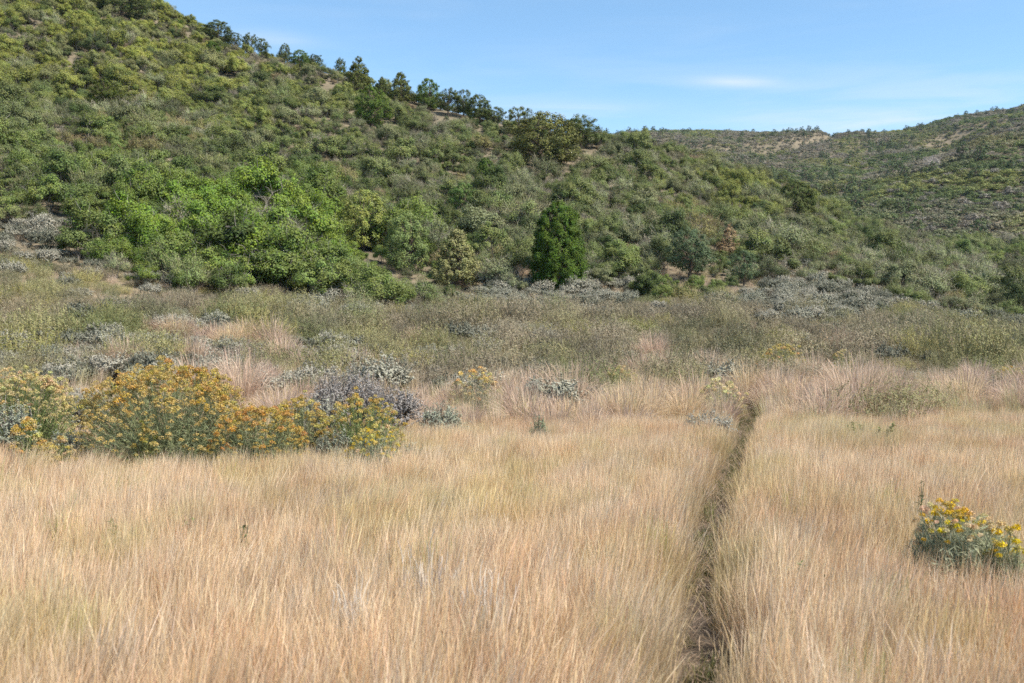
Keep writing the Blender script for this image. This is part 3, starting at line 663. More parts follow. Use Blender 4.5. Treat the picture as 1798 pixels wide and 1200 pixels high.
# centre x, top y, base y, width (photo pixels), shape, variant, tint, name, label
TREES = [
 (980, 353, 514, 92, 'cone', 0, G_DARK, 'juniper_tree', 'dense dark green cone-shaped juniper standing alone above the grey sagebrush'),
 (640, 334, 440, 84, 'round', 0, (0.205,0.225,0.060), 'juniper_tree', 'pale yellow-green round-topped juniper above the bright oak thicket'),
 (715, 372, 478, 74, 'round', 1, (0.160,0.200,0.070), 'juniper_tree', 'soft grey-green domed juniper just right of the pale yellow-green one'),
 (802, 398, 508, 88, 'spire', 0, (0.215,0.210,0.090), 'conifer_tree', 'tiered conifer with pale tips at the slope foot left of the dark cone juniper'),
 (1212, 402, 496, 92, 'open', 0, G_BLUE, 'juniper_tree', 'gnarled blue-green juniper with dark hollow beneath, beside the dead orange tree'),
 (1281, 393, 452, 42, 'spire', 1, DEADO, 'dead_tree', 'dead tree with rusty orange needles among green shrubs'),
 (1305, 440, 505, 55, 'open', 1, (0.085,0.12,0.06), 'juniper_tree', 'small open juniper below and right of the dead orange tree'),
 (630, 98, 166, 50, 'spire', 2, G_OLIVE, 'juniper_tree', 'tall pointed olive juniper on the ridge line'),
 (653, 150, 222, 62, 'round', 2, G_GREEN, 'juniper_tree', 'broad green juniper just below the tall pointed one on the ridge'),
 (703, 125, 184, 46, 'spire', 0, G_OLIVE, 'juniper_tree', 'second pointed juniper on the ridge, right of the tallest'),
 (752, 138, 194, 42, 'round', 3, G_GREEN, 'juniper_tree', 'compact green juniper on the ridge, third to the right of the tallest'),
 (670, 135, 170, 30, 'spire', 1, G_JUN, 'juniper_tree', 'small dark juniper squeezed between two pointed ridge junipers'),
 (788, 155, 205, 46, 'open', 2, G_JUN, 'juniper_tree', 'dark bushy juniper at the upper end of the low ridge row'),
 (815, 158, 208, 40, 'open', 3, G_JUN, 'juniper_tree', 'dark juniper with a knobbly top in the middle of the low ridge row'),
 (840, 166, 215, 46, 'round', 0, G_JUN, 'juniper_tree', 'rounded dark juniper in the low ridge row before the gap'),
 (868, 188, 224, 40, 'open', 0, G_JUN, 'juniper_tree', 'last low dark juniper of the ridge row, left of the big brownish tree'),
 (912, 188, 250, 62, 'open', 1, G_OLIVE, 'pinyon_tree', 'sparse tree with sky showing through, behind the big brownish juniper'),
 (955, 196, 294, 116, 'round', 1, G_BROWN, 'juniper_tree', 'large brownish olive juniper standing out at the end of the ridge'),
 (1016, 203, 268, 74, 'open', 2, G_JUN, 'pinyon_tree', 'open-crowned dark pine against the sky right of the brownish juniper'),
 (1061, 236, 256, 24, 'round', 2, G_JUN, 'juniper_tree', 'small round dark bush-like juniper where the ridge meets the far hill'),
 (383, 37, 78, 50, 'round', 3, G_JUN, 'juniper_tree', 'dark broad juniper alone on the upper ridge against the sky'),
 (215, -14, 34, 78, 'round', 0, G_JUN, 'juniper_tree', 'large dark juniper cut by the top edge of the picture'),
 (170, -10, 20, 44, 'round', 3, G_OLIVE, 'juniper_tree', 'olive juniper beside the large one at the top edge'),
 (252, -8, 26, 34, 'open', 0, G_JUN, 'juniper_tree', 'small juniper just downhill of the large one at the top edge'),
 (310, 34, 50, 22, 'round', 1, G_GREEN, 'juniper_tree', 'small round green juniper near the sky, left of the lone broad ridge juniper'),
 (293, 28, 42, 16, 'round', 2, G_JUN, 'juniper_tree', 'tiny round juniper highest on the visible ridge line'),
 (412, 58, 84, 30, 'open', 1, G_JUN, 'juniper_tree', 'flat dark juniper on the skyline next to the lone broad one'),
 (440, 58, 86, 28, 'open', 2, G_JUN, 'juniper_tree', 'spreading dark juniper on the skyline, two right of the lone broad one'),
 (460, 68, 90, 26, 'open', 3, G_JUN, 'juniper_tree', 'low dark juniper on the skyline before the small round one'),
 (500, 76, 96, 20, 'round', 2, G_JUN, 'juniper_tree', 'small round juniper alone on the descending skyline'),
 (527, 88, 120, 34, 'round', 0, G_GREEN, 'juniper_tree', 'low green juniper where the skyline starts to steepen'),
 (552, 95, 122, 30, 'open', 0, G_JUN, 'juniper_tree', 'dark spreading juniper along the steep part of the skyline'),
 (598, 101, 122, 18, 'round', 1, G_JUN, 'juniper_tree', 'small juniper just left of the tall pointed ridge juniper'),
 (187, 138, 200, 62, 'round', 2, (0.070,0.085,0.018), 'juniper_tree', 'olive juniper half way up the bright upper slope'),
 (373, 72, 110, 30, 'cone', 1, G_GREEN, 'juniper_tree', 'upright green juniper directly below the lone broad ridge juniper'),
 (853, 276, 332, 36, 'cone', 1, G_GREEN, 'juniper_tree', 'small bright cone-shaped juniper on the middle slope'),
 (815, 322, 378, 56, 'round', 3, (0.10,0.155,0.045), 'juniper_tree', 'leafy pale green juniper half way between ridge and dark cone juniper'),
 (1128, 280, 304, 34, 'round', 0, G_GREEN, 'juniper_tree', 'bright green round juniper on the slope right of the brownish tree'),
 (1222, 262, 288, 40, 'round', 1, G_BROWN, 'juniper_tree', 'yellowish round juniper on the spur below the far skyline'),
 (1263, 300, 322, 32, 'round', 2, G_JUN, 'juniper_tree', 'small dark juniper on the spur right of the yellowish one'),
 (1374, 302, 322, 20, 'round', 3, G_OLIVE, 'juniper_tree', 'tiny olive juniper above the pair at the end of the spur'),
 (1400, 318, 378, 64, 'round', 0, G_JUN, 'juniper_tree', 'large dark green juniper at the end of the spur'),
 (1455, 322, 348, 26, 'round', 2, G_OLIVE, 'juniper_tree', 'small olive juniper downhill right of the large spur juniper'),
 (1562, 352, 374, 32, 'round', 1, G_JUN, 'juniper_tree', 'dark round juniper low in the far valley'),
 (1608, 361, 380, 28, 'round', 3, G_GREEN, 'juniper_tree', 'green round juniper beside the dark one low in the far valley'),
]
TRUNK = []
OCC = []       # occupied spots (x, y, radius): shrubs keep clear
LANDMARKS = [] # (px, py, phrase)
def place_tree(cx, top, base, w, shape, var, tint, name, label, grp):
    rd = None
    X, Y, Z = hit(cx, base)
    if Y > 400 and cx < 1100:                      # base pixel lies above the skyline: stand on the ridge
        Y = float(np.interp((cx - 899) / FPX, U_AX, KN[6][0])); X = (cx - 899) / FPX * Y; Z = gz(X, Y)
    meshes, H0, W0 = TREE[shape]
    topz = CAMZ + (600 - top) / FPX * Y
    H = max(topz - Z, 1.0); W = w / FPX * Y
    root = link(name, None, loc=(X, Y, Z)); root.empty_display_size = 0.3
    root.rotation_euler = (0, 0, (var * 1.7 + cx * 0.013) % 6.28); root.scale = (W / W0, W / W0, H / H0)
    cr, tk = meshes[var % len(meshes)]
    link('crown', cr, root, tint); link('trunk', tk, root, tint)
    tag(root, label, 'tree' if 'bush' not in label else 'tree', grp)
    TRUNK.append((X, Y, W * 0.45)); u = X / Y
    for q in range(7 if base > 420 else (4 if base > 310 else 2)): OCC.append((X - u * 1.3 * q, Y - 1.3 * q, W * (0.46 if q else 0.42)))
    return X, Y, Z
for t in TREES:
    grp = 'junipers scattered over the near hill' if t[7] == 'juniper_tree' else None
    place_tree(*t, grp)
for px, py, ph in [(980, 430, 'the dark cone juniper'), (640, 390, 'the pale yellow-green juniper'), (715, 425, 'the grey-green domed juniper'), (802, 450, 'the pale-tipped conifer'),
                   (1212, 450, 'the blue-green juniper'), (1281, 420, 'the dead orange tree'), (630, 132, 'the tall pointed ridge juniper'), (955, 245, 'the brownish olive juniper'),
                   (383, 58, 'the lone broad ridge juniper'), (215, 15, 'the top-edge juniper'), (187, 170, 'the olive slope juniper'),
                   (853, 304, 'the small cone juniper'), (1400, 348, 'the large spur juniper'), (1128, 292, 'the bright round juniper'),
                   (752, 166, 'the compact green ridge juniper'), (1222, 275, 'the yellowish spur juniper'), (300, 287, 'the bare slot in the slope'), (575, 168, 'the bare patch near the ridge'), (60, 435, 'the grey sage bank'), (395, 148, 'the upper bare streak'), (250, 480, 'the foot of the oak thicket'), (520, 480, 'the right end of the oak thicket'), (60, 250, 'the left picture edge'), (1600, 520, 'the valley mouth'), (1390, 486, 'the tan bank'), (1770, 430, 'the right picture edge'), (480, 380, 'the middle of the oak thicket'), (150, 360, 'the upper thicket corner')]:
    LANDMARKS.append((px, py, ph))
LM_LOW = [(310, 715, 'the big orange rabbitbrush'), (55, 700, 'the cream rabbitbrush'), (640, 680, 'the purplish sagebrush pair'), (655, 735, 'the yellow rabbitbrush'),
          (835, 665, 'the small pale rabbitbrush'), (1318, 730, 'the end of the trail'), (1420, 690, 'the pinkish bunchgrass by the trail'), (980, 500, 'the dark cone juniper'),
          (1390, 490, 'the bare tan bank'), (1375, 620, 'the dark tan-rimmed rabbitbrush'), (400, 520, 'the bright oak thicket'), (700, 540, 'the corner of the oak thicket'),
          (1600, 540, 'the dark bushes at the valley mouth'), (1770, 650, 'the yellow-green rabbitbrush'), (70, 440, 'the grey bank beside the thicket'), (1265, 672, 'the cream rabbitbrush by the trail'),
          (1180, 500, 'the shrubs under the blue-green juniper'), (1080, 650, 'the arching bunchgrass')]

# ------------------------------------------------------------------ rabbitbrush, grown one by one
ORANGE = (0.41, 0.275, 0.080); GOLD = (0.43, 0.31, 0.085); CREAM = (0.50, 0.41, 0.22); PALEY = (0.45, 0.36, 0.13); YELLOW = (0.60, 0.42, 0.018); TANF = (0.62, 0.44, 0.27)
RB_LEAF = (0.205, 0.225, 0.120); RB_GREEN = (0.175, 0.215, 0.085); RB_GREY = (0.245, 0.26, 0.170)
HEADS = [make_head(900 + k, 0.032, 95).mesh('flower_head', [M_FLOWER]) for k in range(4)]
# centre x, depth, width px, top px, stems, heads, flower tints, leaf tint, head scale, label
RABBIT = [
 (298, 11.6, 335, 634, 1500, 300, [ORANGE, (0.41,0.285,0.085), (0.42,0.30,0.10), (0.44,0.32,0.115)], RB_LEAF, 1.35, 'biggest rabbitbrush, domed and covered with burnt orange flower heads'),
 (452, 11.2, 190, 706, 480, 120, [ORANGE, (0.43,0.26,0.08), GOLD], RB_LEAF, 1.1, 'low orange-gold rabbitbrush leaning out of the right flank of the biggest one'),
 (528, 12.3, 120, 688, 360, 95, [(0.46,0.32,0.12), PALEY, GOLD], RB_LEAF, 1.15, 'pale gold rabbitbrush between the biggest one and the purplish grey sagebrush'),
 (640, 11.9, 150, 688, 380, 80, [GOLD, PALEY, (0.44,0.34,0.11)], RB_GREEN, 1.05, 'yellow rabbitbrush in front of the purplish grey sagebrush'),
 (655, 10.9, 115, 745, 170, 34, [PALEY, PALEY, CREAM, YELLOW], RB_GREY, 1.0, 'loose rabbitbrush with a few bright yellow heads at the edge of the grass'),
 (45, 12.6, 190, 640, 760, 200, [PALEY, CREAM, (0.48,0.40,0.18)], RB_GREEN, 1.15, 'rabbitbrush with a cream-yellow flat top at the left edge'),
 (46, 10.9, 62, 730, 130, 46, [PALEY, GOLD, CREAM], RB_GREEN, 1.2, 'small upright pale yellow rabbitbrush below the cream-topped one'),
 (104, 10.8, 72, 766, 120, 40, [PALEY, CREAM, GOLD], RB_GREEN, 1.1, 'smallest rabbitbrush poking from the grass left of the biggest one'),
 (836, 20.0, 100, 640, 170, 55, [(0.60,0.44,0.17), CREAM], RB_GREY, 1.5, 'pale gold rabbitbrush among pinkish bunchgrass in mid meadow'),
 (1688, 6.05, 212, 884, 760, 105, [YELLOW, GOLD, YELLOW, TANF, CREAM, PALEY], (0.30, 0.315, 0.205), 0.74, 'rabbitbrush with bright yellow and cream heads alone in the near grass'),
 (1772, 5.75, 80, 925, 90, 14, [YELLOW, GOLD, PALEY], RB_LEAF, 0.75, 'thin yellow rabbitbrush touching the near one on its right'),
 (1376, 29.0, 95, 600, 190, 70, [(0.50,0.34,0.15), PALEY], RB_GREEN, 1.7, 'dark green rabbitbrush with a tan rim behind the pinkish grass'),
 (1266, 20.0, 90, 664, 150, 55, [(0.66,0.55,0.33), CREAM], RB_GREY, 1.5, 'cream-headed rabbitbrush left of the far end of the trail'),
 (1772, 27.0, 62, 640, 150, 34, [(0.42,0.40,0.10), PALEY], (0.17,0.20,0.06), 1.5, 'yellow-green rabbitbrush near the right edge beyond the grass'),
 (1088, 24.0, 80, 640, 130, 26, [CREAM, (0.5,0.42,0.2)], RB_GREEN, 1.5, 'dull green rabbitbrush inside the arching bunchgrass'),
 (1478, 30.0, 46, 610, 90, 22, [PALEY, CREAM], RB_GREEN, 1.6, 'small rabbitbrush just right of the tan-rimmed dark green one'),
 (255, 10.7, 60, 735, 90, 18, [(0.34,0.27,0.07), PALEY], (0.16,0.17,0.06), 0.9, 'yellowish young rabbitbrush growing up in front of the biggest one'),
]
NEARSPOT = []
for i, (cx, Y, wpx, top, nst, nh, ftints, ltint, hs, label) in enumerate(RABBIT):
    X = (cx - 899) / FPX * Y; Z = gz(X, Y); W = wpx / FPX * Y; H = CAMZ + (600 - top) / FPX * Y - Z
    lf, wd, E, D, E2 = make_rabbitbrush(1000 + i, W * 1.04, H * 1.02, nst, nh, 2.0 if Y < 6.5 else (1.6 if 'cream-yellow' in label else (1.35 if 'biggest rabbitbrush' in label else 0.9)))
    root = link('rabbitbrush', None, loc=(X, Y, Z)); tag(root, label, 'rabbitbrush', 'flowering rabbitbrush in and around the meadow')
    link('foliage', lf.mesh('rabbitbrush_foliage', [M_SAGE]), root, ltint); link('woody_stem', wd.mesh('rabbitbrush_stem', [M_DARKBARK]), root, ltint)
    rg = np.random.default_rng(1100 + i)
    shade = vnoise(E[:, 0] * 4 + i, E[:, 1] * 4, 50 + i) 
    for k in range(len(E)):
        h = link('flower_head', HEADS[(k + i) % 4], root, loc=tuple(E[k] + D[k] * 0.01))
        tt = ftints[int((shade[k] * 0.6 + rg.random() * 0.4) * len(ftints)) % len(ftints)]
        h['tint'] = [float(c * rg.uniform(0.85, 1.1)) for c in tt]
        s = hs * rg.uniform(0.65, 1.35); h.scale = (s, s, s * rg.uniform(0.8, 1.3))
        h.rotation_euler = (float(-D[k][1] * 0.8), float(D[k][0] * 0.8), rg.random() * 6.28)
    if len(E2) and Y > 6.5:                                  # the small buds and florets between the counted heads
        mb = MB(); q = 34; n = len(E2) * q; d = rand_dir(n, rg); ci = np.repeat(np.arange(len(E2)), q); d[:, 2] = np.abs(d[:, 2])
        leaves(mb, E2[ci] + d * 0.024 * hs, d + rg.normal(size=(n, 3)) * .6, 0.014 * hs, 0.009 * hs, rg)
        link('floret_cluster', mb.mesh('floret_cluster', [M_FLOWER]), root, tuple(np.array(ftints[-1]) * .85 + np.array(ltint) * .1))['kind'] = 'stuff'
    OCC.append((X, Y, W * 0.4)); NEARSPOT.append((X, Y, W * 0.36))
    if Y < 6.5: NEARSPOT.append((X * .97, Y - .2, .16))

# ------------------------------------------------------------------ sagebrush near the meadow, grown one by one
def sage_thing(cx, Y, wpx, top, nsh, tint, label, seed, bare=0.0):
    if Y > 100: X, Y, Z = hit(cx, Y)
    X = (cx - 899) / FPX * Y; Z = gz(X, Y); W = wpx / FPX * Y; H = CAMZ + (600 - top) / FPX * Y - Z
    lf, wd = make_sage(seed, W, H, nsh, bare)
    root = link('sagebrush', None, loc=(X, Y, Z)); tag(root, label, 'sagebrush', 'sagebrush at the edge of the meadow')
    link('foliage', lf.mesh('sage_foliage', [M_SAGE]), root, tint); link('woody_stem', wd.mesh('sage_stem', [M_TWIG]), root, (0.20, 0.175, 0.155))
    OCC.append((X, Y, W * 0.4)); NEARSPOT.append((X, Y, W * 0.36))
SG = (0.33, 0.325, 0.26); SGB = (0.285, 0.305, 0.235); SGD = (0.285, 0.265, 0.25)
for i, a in enumerate([
 (612, 15.2, 195, 634, 640, SGD, 'purplish grey sagebrush, the taller of a pair behind the yellow rabbitbrush', 0.12),
 (690, 14.8, 135, 662, 460, SGD, 'grey sagebrush, the lower of the purplish pair, sloping to the bunchgrass', 0.12),
 (562, 13.8, 120, 678, 240, SG, 'silver grey sagebrush between the pale gold rabbitbrush and the purplish pair', 0.1),
 (775, 14.8, 100, 700, 260, SGB, 'blue-green sagebrush at the near edge of the bunchgrass', 0),
 (722, 11.6, 50, 770, 110, SGB, 'small blue-grey sagebrush right of the loose yellow-headed rabbitbrush', 0),
 (945, 14.3, 40, 722, 70, (0.19,0.235,0.15), 'small green sagebrush spray in the pink bunchgrass', 0),
 (1245, 15.5, 110, 712, 200, (0.30,0.30,0.26), 'pale grey sagebrush low in the bunchgrass left of the trail', 0.2),
 (20, 11.6, 110, 690, 300, SGB, 'blue-grey sagebrush under the cream-topped rabbitbrush', 0),
 (125, 11.4, 90, 742, 240, SGB, 'silvery sagebrush filling the gap left of the biggest rabbitbrush', 0),
 (150, 14.2, 95, 660, 240, SG, 'grey sagebrush behind the gap between cream and orange rabbitbrush', 0.1),
 (88, 655, 56, 594, 110, SGB, 'slim upright sagebrush rising over the cream-topped rabbitbrush', 0),
 (15, 668, 90, 606, 220, SG, 'grey sagebrush at the left edge above the cream rabbitbrush', 0.2),
 (207, 655, 60, 598, 130, SG, 'soft grey sagebrush standing above the left shoulder of the biggest rabbitbrush', 0.1),
 (278, 645, 62, 600, 150, (0.17,0.20,0.15), 'dark green-grey sagebrush right above the biggest rabbitbrush', 0.2),
 (380, 668, 110, 622, 240, SG, 'pale sagebrush behind the top of the biggest rabbitbrush', 0.2),
 (556, 652, 36, 612, 90, SGB, 'small round sagebrush on a bare stem above the purplish grey pair', 0),
 (500, 664, 64, 630, 150, SG, 'low silvery sagebrush left of the round one on a stem', 0.2),
 (585, 11.5, 85, 745, 230, (0.21,0.225,0.17), 'shaggy grey-green sagebrush between the orange-gold and the loose rabbitbrush', 0.2),
]):
    sage_thing(*a[:7], 1300 + i, a[7])

# ------------------------------------------------------------------ small single plants in the near grass
def weed(cx, py, w, h, tint, label, seed, n=60):
    Y = 1.3 * FPX / (py - 600); X = (cx - 899) / FPX * Y; Z = gz(X, Y)
    rg = np.random.default_rng(seed); lf, st = MB(), MB()
    k = 7; a = rg.random(k) * 6.28; e = np.stack([np.cos(a) * w / 2, np.sin(a) * w / 2, h * rg.uniform(0.7, 1.0, k)], 1)
    P = curve(np.zeros((k, 3)), e, rg.normal(size=(k, 3)) * 0.02, 5, rg); tubes(st, P, np.linspace(0.004, 0.002, 5)[None], rg, 4)
    i = rg.integers(0, k, n); t = rg.uniform(0.45, 1, n); sg = np.clip((t * 4).astype(int), 0, 3)
    Q = P[i, sg] + (P[i, sg + 1] - P[i, sg]) * (t * 4 - sg)[:, None]; D = rg.normal(size=(n, 3)) + np.array([0, 0, .4])
    leaves(lf, Q + unit(D) * 0.02, rand_dir(n, rg) * .6 + np.array([0, 0, 1.]), 0.06 * rg.uniform(.6, 1.2, n), 0.024 * rg.uniform(.6, 1.2, n), rg, D=D, droop=0.1)
    root = link('green_weed', None, loc=(X, Y, Z)); tag(root, label, 'weed')
    link('foliage', lf.mesh('weed_foliage', [M_LEAF]), root, tint); link('stem', st.mesh('weed_stem', [M_TWIG]), root, tint)
weed(1392, 1012, 0.12, 0.44, (0.075, 0.13, 0.03), 'small bright green weed in the grass between trail and near rabbitbrush', 1)
weed(1436, 1028, 0.10, 0.42, (0.060, 0.10, 0.03), 'smaller dark green weed right beside the bright one', 2, 45)
weed(330, 938, 0.07, 0.50, (0.085, 0.15, 0.03), 'thin green weed standing in the grass below the biggest rabbitbrush', 3, 30)
weed(428, 955, 0.05, 0.46, (0.085, 0.13, 0.05), 'tiny green weed stalk in the open grass right of the thin one', 4, 22)
weed(203, 945, 0.06, 0.46, (0.10, 0.15, 0.04), 'tiny green weed stalk in the grass left of the thin one', 5, 20)
weed(1618, 905, 0.04, 0.62, (0.10, 0.12, 0.06), 'dull green seed stalk left of the near rabbitbrush', 6, 24)
weed(1520, 762, 0.8, 0.55, (0.16, 0.18, 0.07), 'low green plant patch in the grass right of the trail', 7, 500)
def dead_forb(cx, py, W, H, label, seed):
    Y = 1.25 * FPX / (py - 600); X = (cx - 899) / FPX * Y; Z = gz(X, Y); rg = np.random.default_rng(seed); mb = MB()
    k = 46; a = rg.random(k) * 6.28; r = np.sqrt(rg.random(k)) * W / 2
    b = np.stack([np.cos(a) * r * .5, np.sin(a) * r * .5, np.zeros(k)], 1); e = np.stack([np.cos(a) * r, np.sin(a) * r, H * rg.uniform(.6, 1, k)], 1) + rg.normal(size=(k, 3)) * .015
    P = curve(b, e, rg.normal(size=(k, 3)) * .012, 6, rg, .002); tubes(mb, P, np.linspace(.003, .0012, 6)[None], rg, 4)
    q = k * 4; i = rg.integers(0, k, q); s = rg.integers(2, 6, q); p0 = P[i, s]
    ribbons(mb, curve(p0, p0 + unit(rg.normal(size=(q, 3)) * .22 + np.array([0, 0, 1.])) * rg.uniform(.05, .12, q)[:, None], rg.normal(size=(q, 3)) * .006, 4, rg), np.array([.004, .004, .004, .002])[None], rg)
    o = link('dead_forb', mb.mesh('dead_forb', [M_DRY]), None, (0.60, 0.53, 0.46), (X, Y, Z)); o.rotation_euler.z = seed; tag(o, label, 'dead plant', 'bleached dead stalks in the near grass')
dead_forb(765, 1035, 0.34, 0.58, 'clump of bleached whitish dead stalks in the near grass', 1)
dead_forb(845, 1075, 0.26, 0.52, 'smaller bleached dead stalks right of the whitish clump', 2)
dead_forb(615, 1085, 0.16, 0.50, 'thin bleached dead stalks left of the whitish clump', 3)

# stones on the bare bank
def stone(cx, py, w, seed, label):
    X, Y, Z = hit(cx, py); rg = np.random.default_rng(seed)
    import bmesh
    bm = bmesh.new(); bmesh.ops.create_icosphere(bm, subdivisions=2, radius=0.5)
    for v in bm.verts:
        c = v.co; k = 1 + 0.35 * (float(vnoise(c.x * 3 + seed, c.y * 3 + c.z * 2, seed)) - .5); v.co = Vector((c.x * k * w, c.y * k * w * .8, c.z * k * w * .55))
    me = bpy.data.meshes.new('stone'); bm.to_mesh(me); bm.free(); me.materials.append(M_ROCK)
    o = link('stone', me, loc=(X, Y, Z + 0.12 * w)); o.rotation_euler.z = seed; tag(o, label, 'stone', 'stones on the bare bank')
stone(1388, 474, 0.75, 1, 'larger pale brown stone on the bare tan bank')
stone(1416, 480, 0.40, 2, 'small whitish stone right of the larger one on the bank')

# ------------------------------------------------------------------ the shrub cover: candidates, who is seen, individuals and the rest
cand = []      # kind, X, Y, scale xy, scale z, rotation, variant, tint
def occ_free(X, Y, r):
    ok = np.ones(len(X), bool)
    for ox, oy, orad in OCC:
        ok &= (X - ox) ** 2 + (Y - oy) ** 2 > (orad + r * 0.45) ** 2
    return ok
def ground_free(X, Y, r):
    ok = np.ones(len(X), bool)
    for ox, oy, orad in TRUNK + NEARSPOT: ok &= (X - ox) ** 2 + (Y - oy) ** 2 > (orad + r * .45) ** 2
    return ok
def jgrid(x0, x1, y0, y1, c, seed):
    rg = np.random.default_rng(seed)
    X, Y = np.meshgrid(np.arange(x0, x1, c), np.arange(y0, y1, c)); X = X + rg.uniform(-.5, .5, X.shape) * c; Y = Y + rg.uniform(-.5, .5, Y.shape) * c
    return X.ravel(), Y.ravel(), rg
def mixc(a, b, t): 
    t = np.asarray(t)[..., None]; return np.asarray(a) * (1 - t) + np.asarray(b) * t
def blob(px, py, cx, cy, rx, ry): return np.clip(1.3 - ((px - cx) / rx) ** 2 - ((py - cy) / ry) ** 2, 0, 1)

# --- shrubs of the near hill
X, Y, rg = jgrid(-170, 150, 40, 235, 1.65, 21)
keep = (np.abs(X / Y) < 0.66); X, Y = X[keep], Y[keep]
TLd = treeline(X, Y); RD = ridge_depth(X, Y)
Z = ground(X, Y); px, py = to_px(X, Y, Z)
edge = TLd + np.interp(px, [0, 110, 230, 520, 640, 760, 830, 1100, 1130, 1270, 1300, 1560, 1600], [3, 0, -6.5, -7, -9, -8, -1, -1, -6, -6, -1, -1, -6]) + (fbm(X / 7.0, Y / 7.0, 31, 3) - 0.5) * 7
d = Y - edge
bare = np.maximum.reduce([blob(px, py, 575, 168, 34, 18), blob(px, py, 300, 287, 46, 16), blob(px, py, 395, 148, 50, 10), blob(px, py, 1400, 484, 42, 16), blob(px, py, 800, 312, 40, 10),
                          blob(px, py, 700, 505, 50, 30), blob(px, py, 60, 435, 110, 45), blob(px, py, 1720, 478, 110, 9), blob(px, py, 960, 505, 90, 16), blob(px, py, 600, 372, 26, 12), blob(px, py, 700, 228, 40, 9)])
dens = sstep(-1, 2, d) * (1 - 0.93 * np.clip(bare, 0, 1)) * (0.78 + 0.45 * fbm(X / 11, Y / 11, 33, 2))
dens *= 1 - 0.55 * sstep(RD - 6, RD + 2, Y) * (px < 1050)
dens *= (Y < RD + 28)
free = occ_free(X, Y, 1.2); offt = np.ones(len(X), bool)
for tx, ty, tr in TRUNK: offt &= (X - tx) ** 2 + (Y - ty) ** 2 > (tr + .3) ** 2
for tx, ty, tr in NEARSPOT: offt &= (X - tx) ** 2 + (Y - ty) ** 2 > (tr + .5) ** 2
keep = (rg.random(len(X)) < dens) & (free | offt)
X, Y, Z, px, py, d, RD, under = X[keep], Y[keep], Z[keep], px[keep], py[keep], d[keep], RD[keep], ~free[keep]; n = len(X)
lush = np.clip(np.maximum.reduce([blob(px, py, 420, 440, 330, 120), 0.75 * blob(px, py, 690, 470, 130, 90), 0.4 * blob(px, py, 120, 330, 260, 110), 0.4 * blob(px, py, 1730, 430, 150, 60), 0.4 * blob(px, py, 1180, 500, 110, 50)]), 0, 1)
yel = np.clip(np.maximum.reduce([blob(px, py, 220, 90, 420, 120), 0.6 * blob(px, py, 1330, 350, 180, 60), 0.4 * blob(px, py, 500, 200, 220, 90)]), 0, 1)
pgrey = 0.50 + 0.08 * sstep(600, 900, px) + 0.5 * (fbm(X / 9, Y / 9, 41, 3) - 0.5) * 2 - 0.34 * lush - 0.2 * yel + 0.2 * blob(px, py, 900, 480, 120, 60) + .2 * blob(px, py, 1600, 500, 200, 60)
is_grey = rg.random(n) < pgrey
v = rg.random(n); v2 = rg.random(n)
tint = mixc((0.105, 0.128, 0.050), (0.130, 0.158, 0.054), v)
tint = mixc(tint, (0.105, 0.160, 0.026), np.clip(lush * (0.55 + 0.5 * v2), 0, 1)[:, None][:, 0])
tint = mixc(tint, (0.215, 0.230, 0.050), np.clip(yel * (0.5 + 0.5 * v2), 0, 1))
tint = mixc(tint, (0.135, 0.145, 0.085), (v2 > 0.72) * 0.7 * (1 - lush))
tint = mixc(tint, (0.050, 0.075, 0.025), (v > 0.86) * 0.75)
gt = mixc((0.125, 0.138, 0.070), (0.160, 0.148, 0.095), v)
gt = mixc(gt, (0.20, 0.185, 0.15), (v2 > 0.66) * 0.9); gt = mixc(gt, (0.19, 0.14, 0.09), (v2 < 0.10) * 0.8); gt = mixc(gt, (0.085, 0.08, 0.06), ((v2 > .2) & (v2 < .34)) * 0.8)
tint = np.where(is_grey[:, None], gt, tint) * rg.uniform(0.9, 1.5, (n, 1)) * np.array([1.04, 1.0, .95])
size = np.clip(np.exp(rg.normal(-0.27, 0.30, n)), 0.36, 1.5) * (0.80 + 0.20 * sstep(0, 4, d)) * (1 + 0.22 * lush)
size *= 1 - 0.30 * sstep(RD - 25, RD, Y) * (px < 1100)
size = np.where(under, rg.uniform(.32, .55, n), size)
for i in range(n):
    cand.append(('twiggy_shrub' if is_grey[i] else 'oak_shrub', X[i], Y[i], Z[i], size[i], size[i] * rg.uniform(0.78, 1.2), rg.random() * 6.28, int(rg.integers(0, 60)), tint[i]))

# --- sagebrush of the foot slope, the bank and the bench
X, Y, rg = jgrid(-70, 80, 17, 112, 1.05, 22)
keep = np.abs(X / Y) < 0.66; X, Y = X[keep], Y[keep]; Z = ground(X, Y); px, py = to_px(X, Y, Z)
zone = np.maximum.reduce([1.0 * blob(px, py, 965, 528, 165, 42), 0.95 * blob(px, py, 1420, 542, 175, 40), 0.8 * blob(px, py, 60, 435, 110, 45), 0.95 * blob(px, py, 1730, 478, 120, 9),
                          0.95 * blob(px, py, 230, 655, 520, 52) * (px < 690), 0.18 * sstep(18, 24, Y) * (Y < treeline(X, Y)), 0.35 * blob(px, py, 560, 690, 170, 26), .5 * blob(px, py, 330, 505, 60, 14), .45 * blob(px, py, 560, 535, 80, 14),
                          0.3 * blob(px, py, 575, 168, 34, 18), 0.25 * blob(px, py, 1390, 486, 75, 30)])
keep = (rg.random(len(X)) < zone * 0.97) & ground_free(X, Y, 0.5) & (trail_dist(X, Y) > 0.7)
X, Y, Z, px, py = X[keep], Y[keep], Z[keep], px[keep], py[keep]; n = len(X); v = rg.random(n)
st = mixc((0.30, 0.30, 0.235), (0.39, 0.365, 0.30), v); st = mixc(st, (0.17, 0.175, 0.13), (rg.random(n) > .75) * .8)
ss = np.clip(rg.normal(1.0, 0.25, n), .5, 1.6) * np.where(Y > 45, 1.15, 1.0)
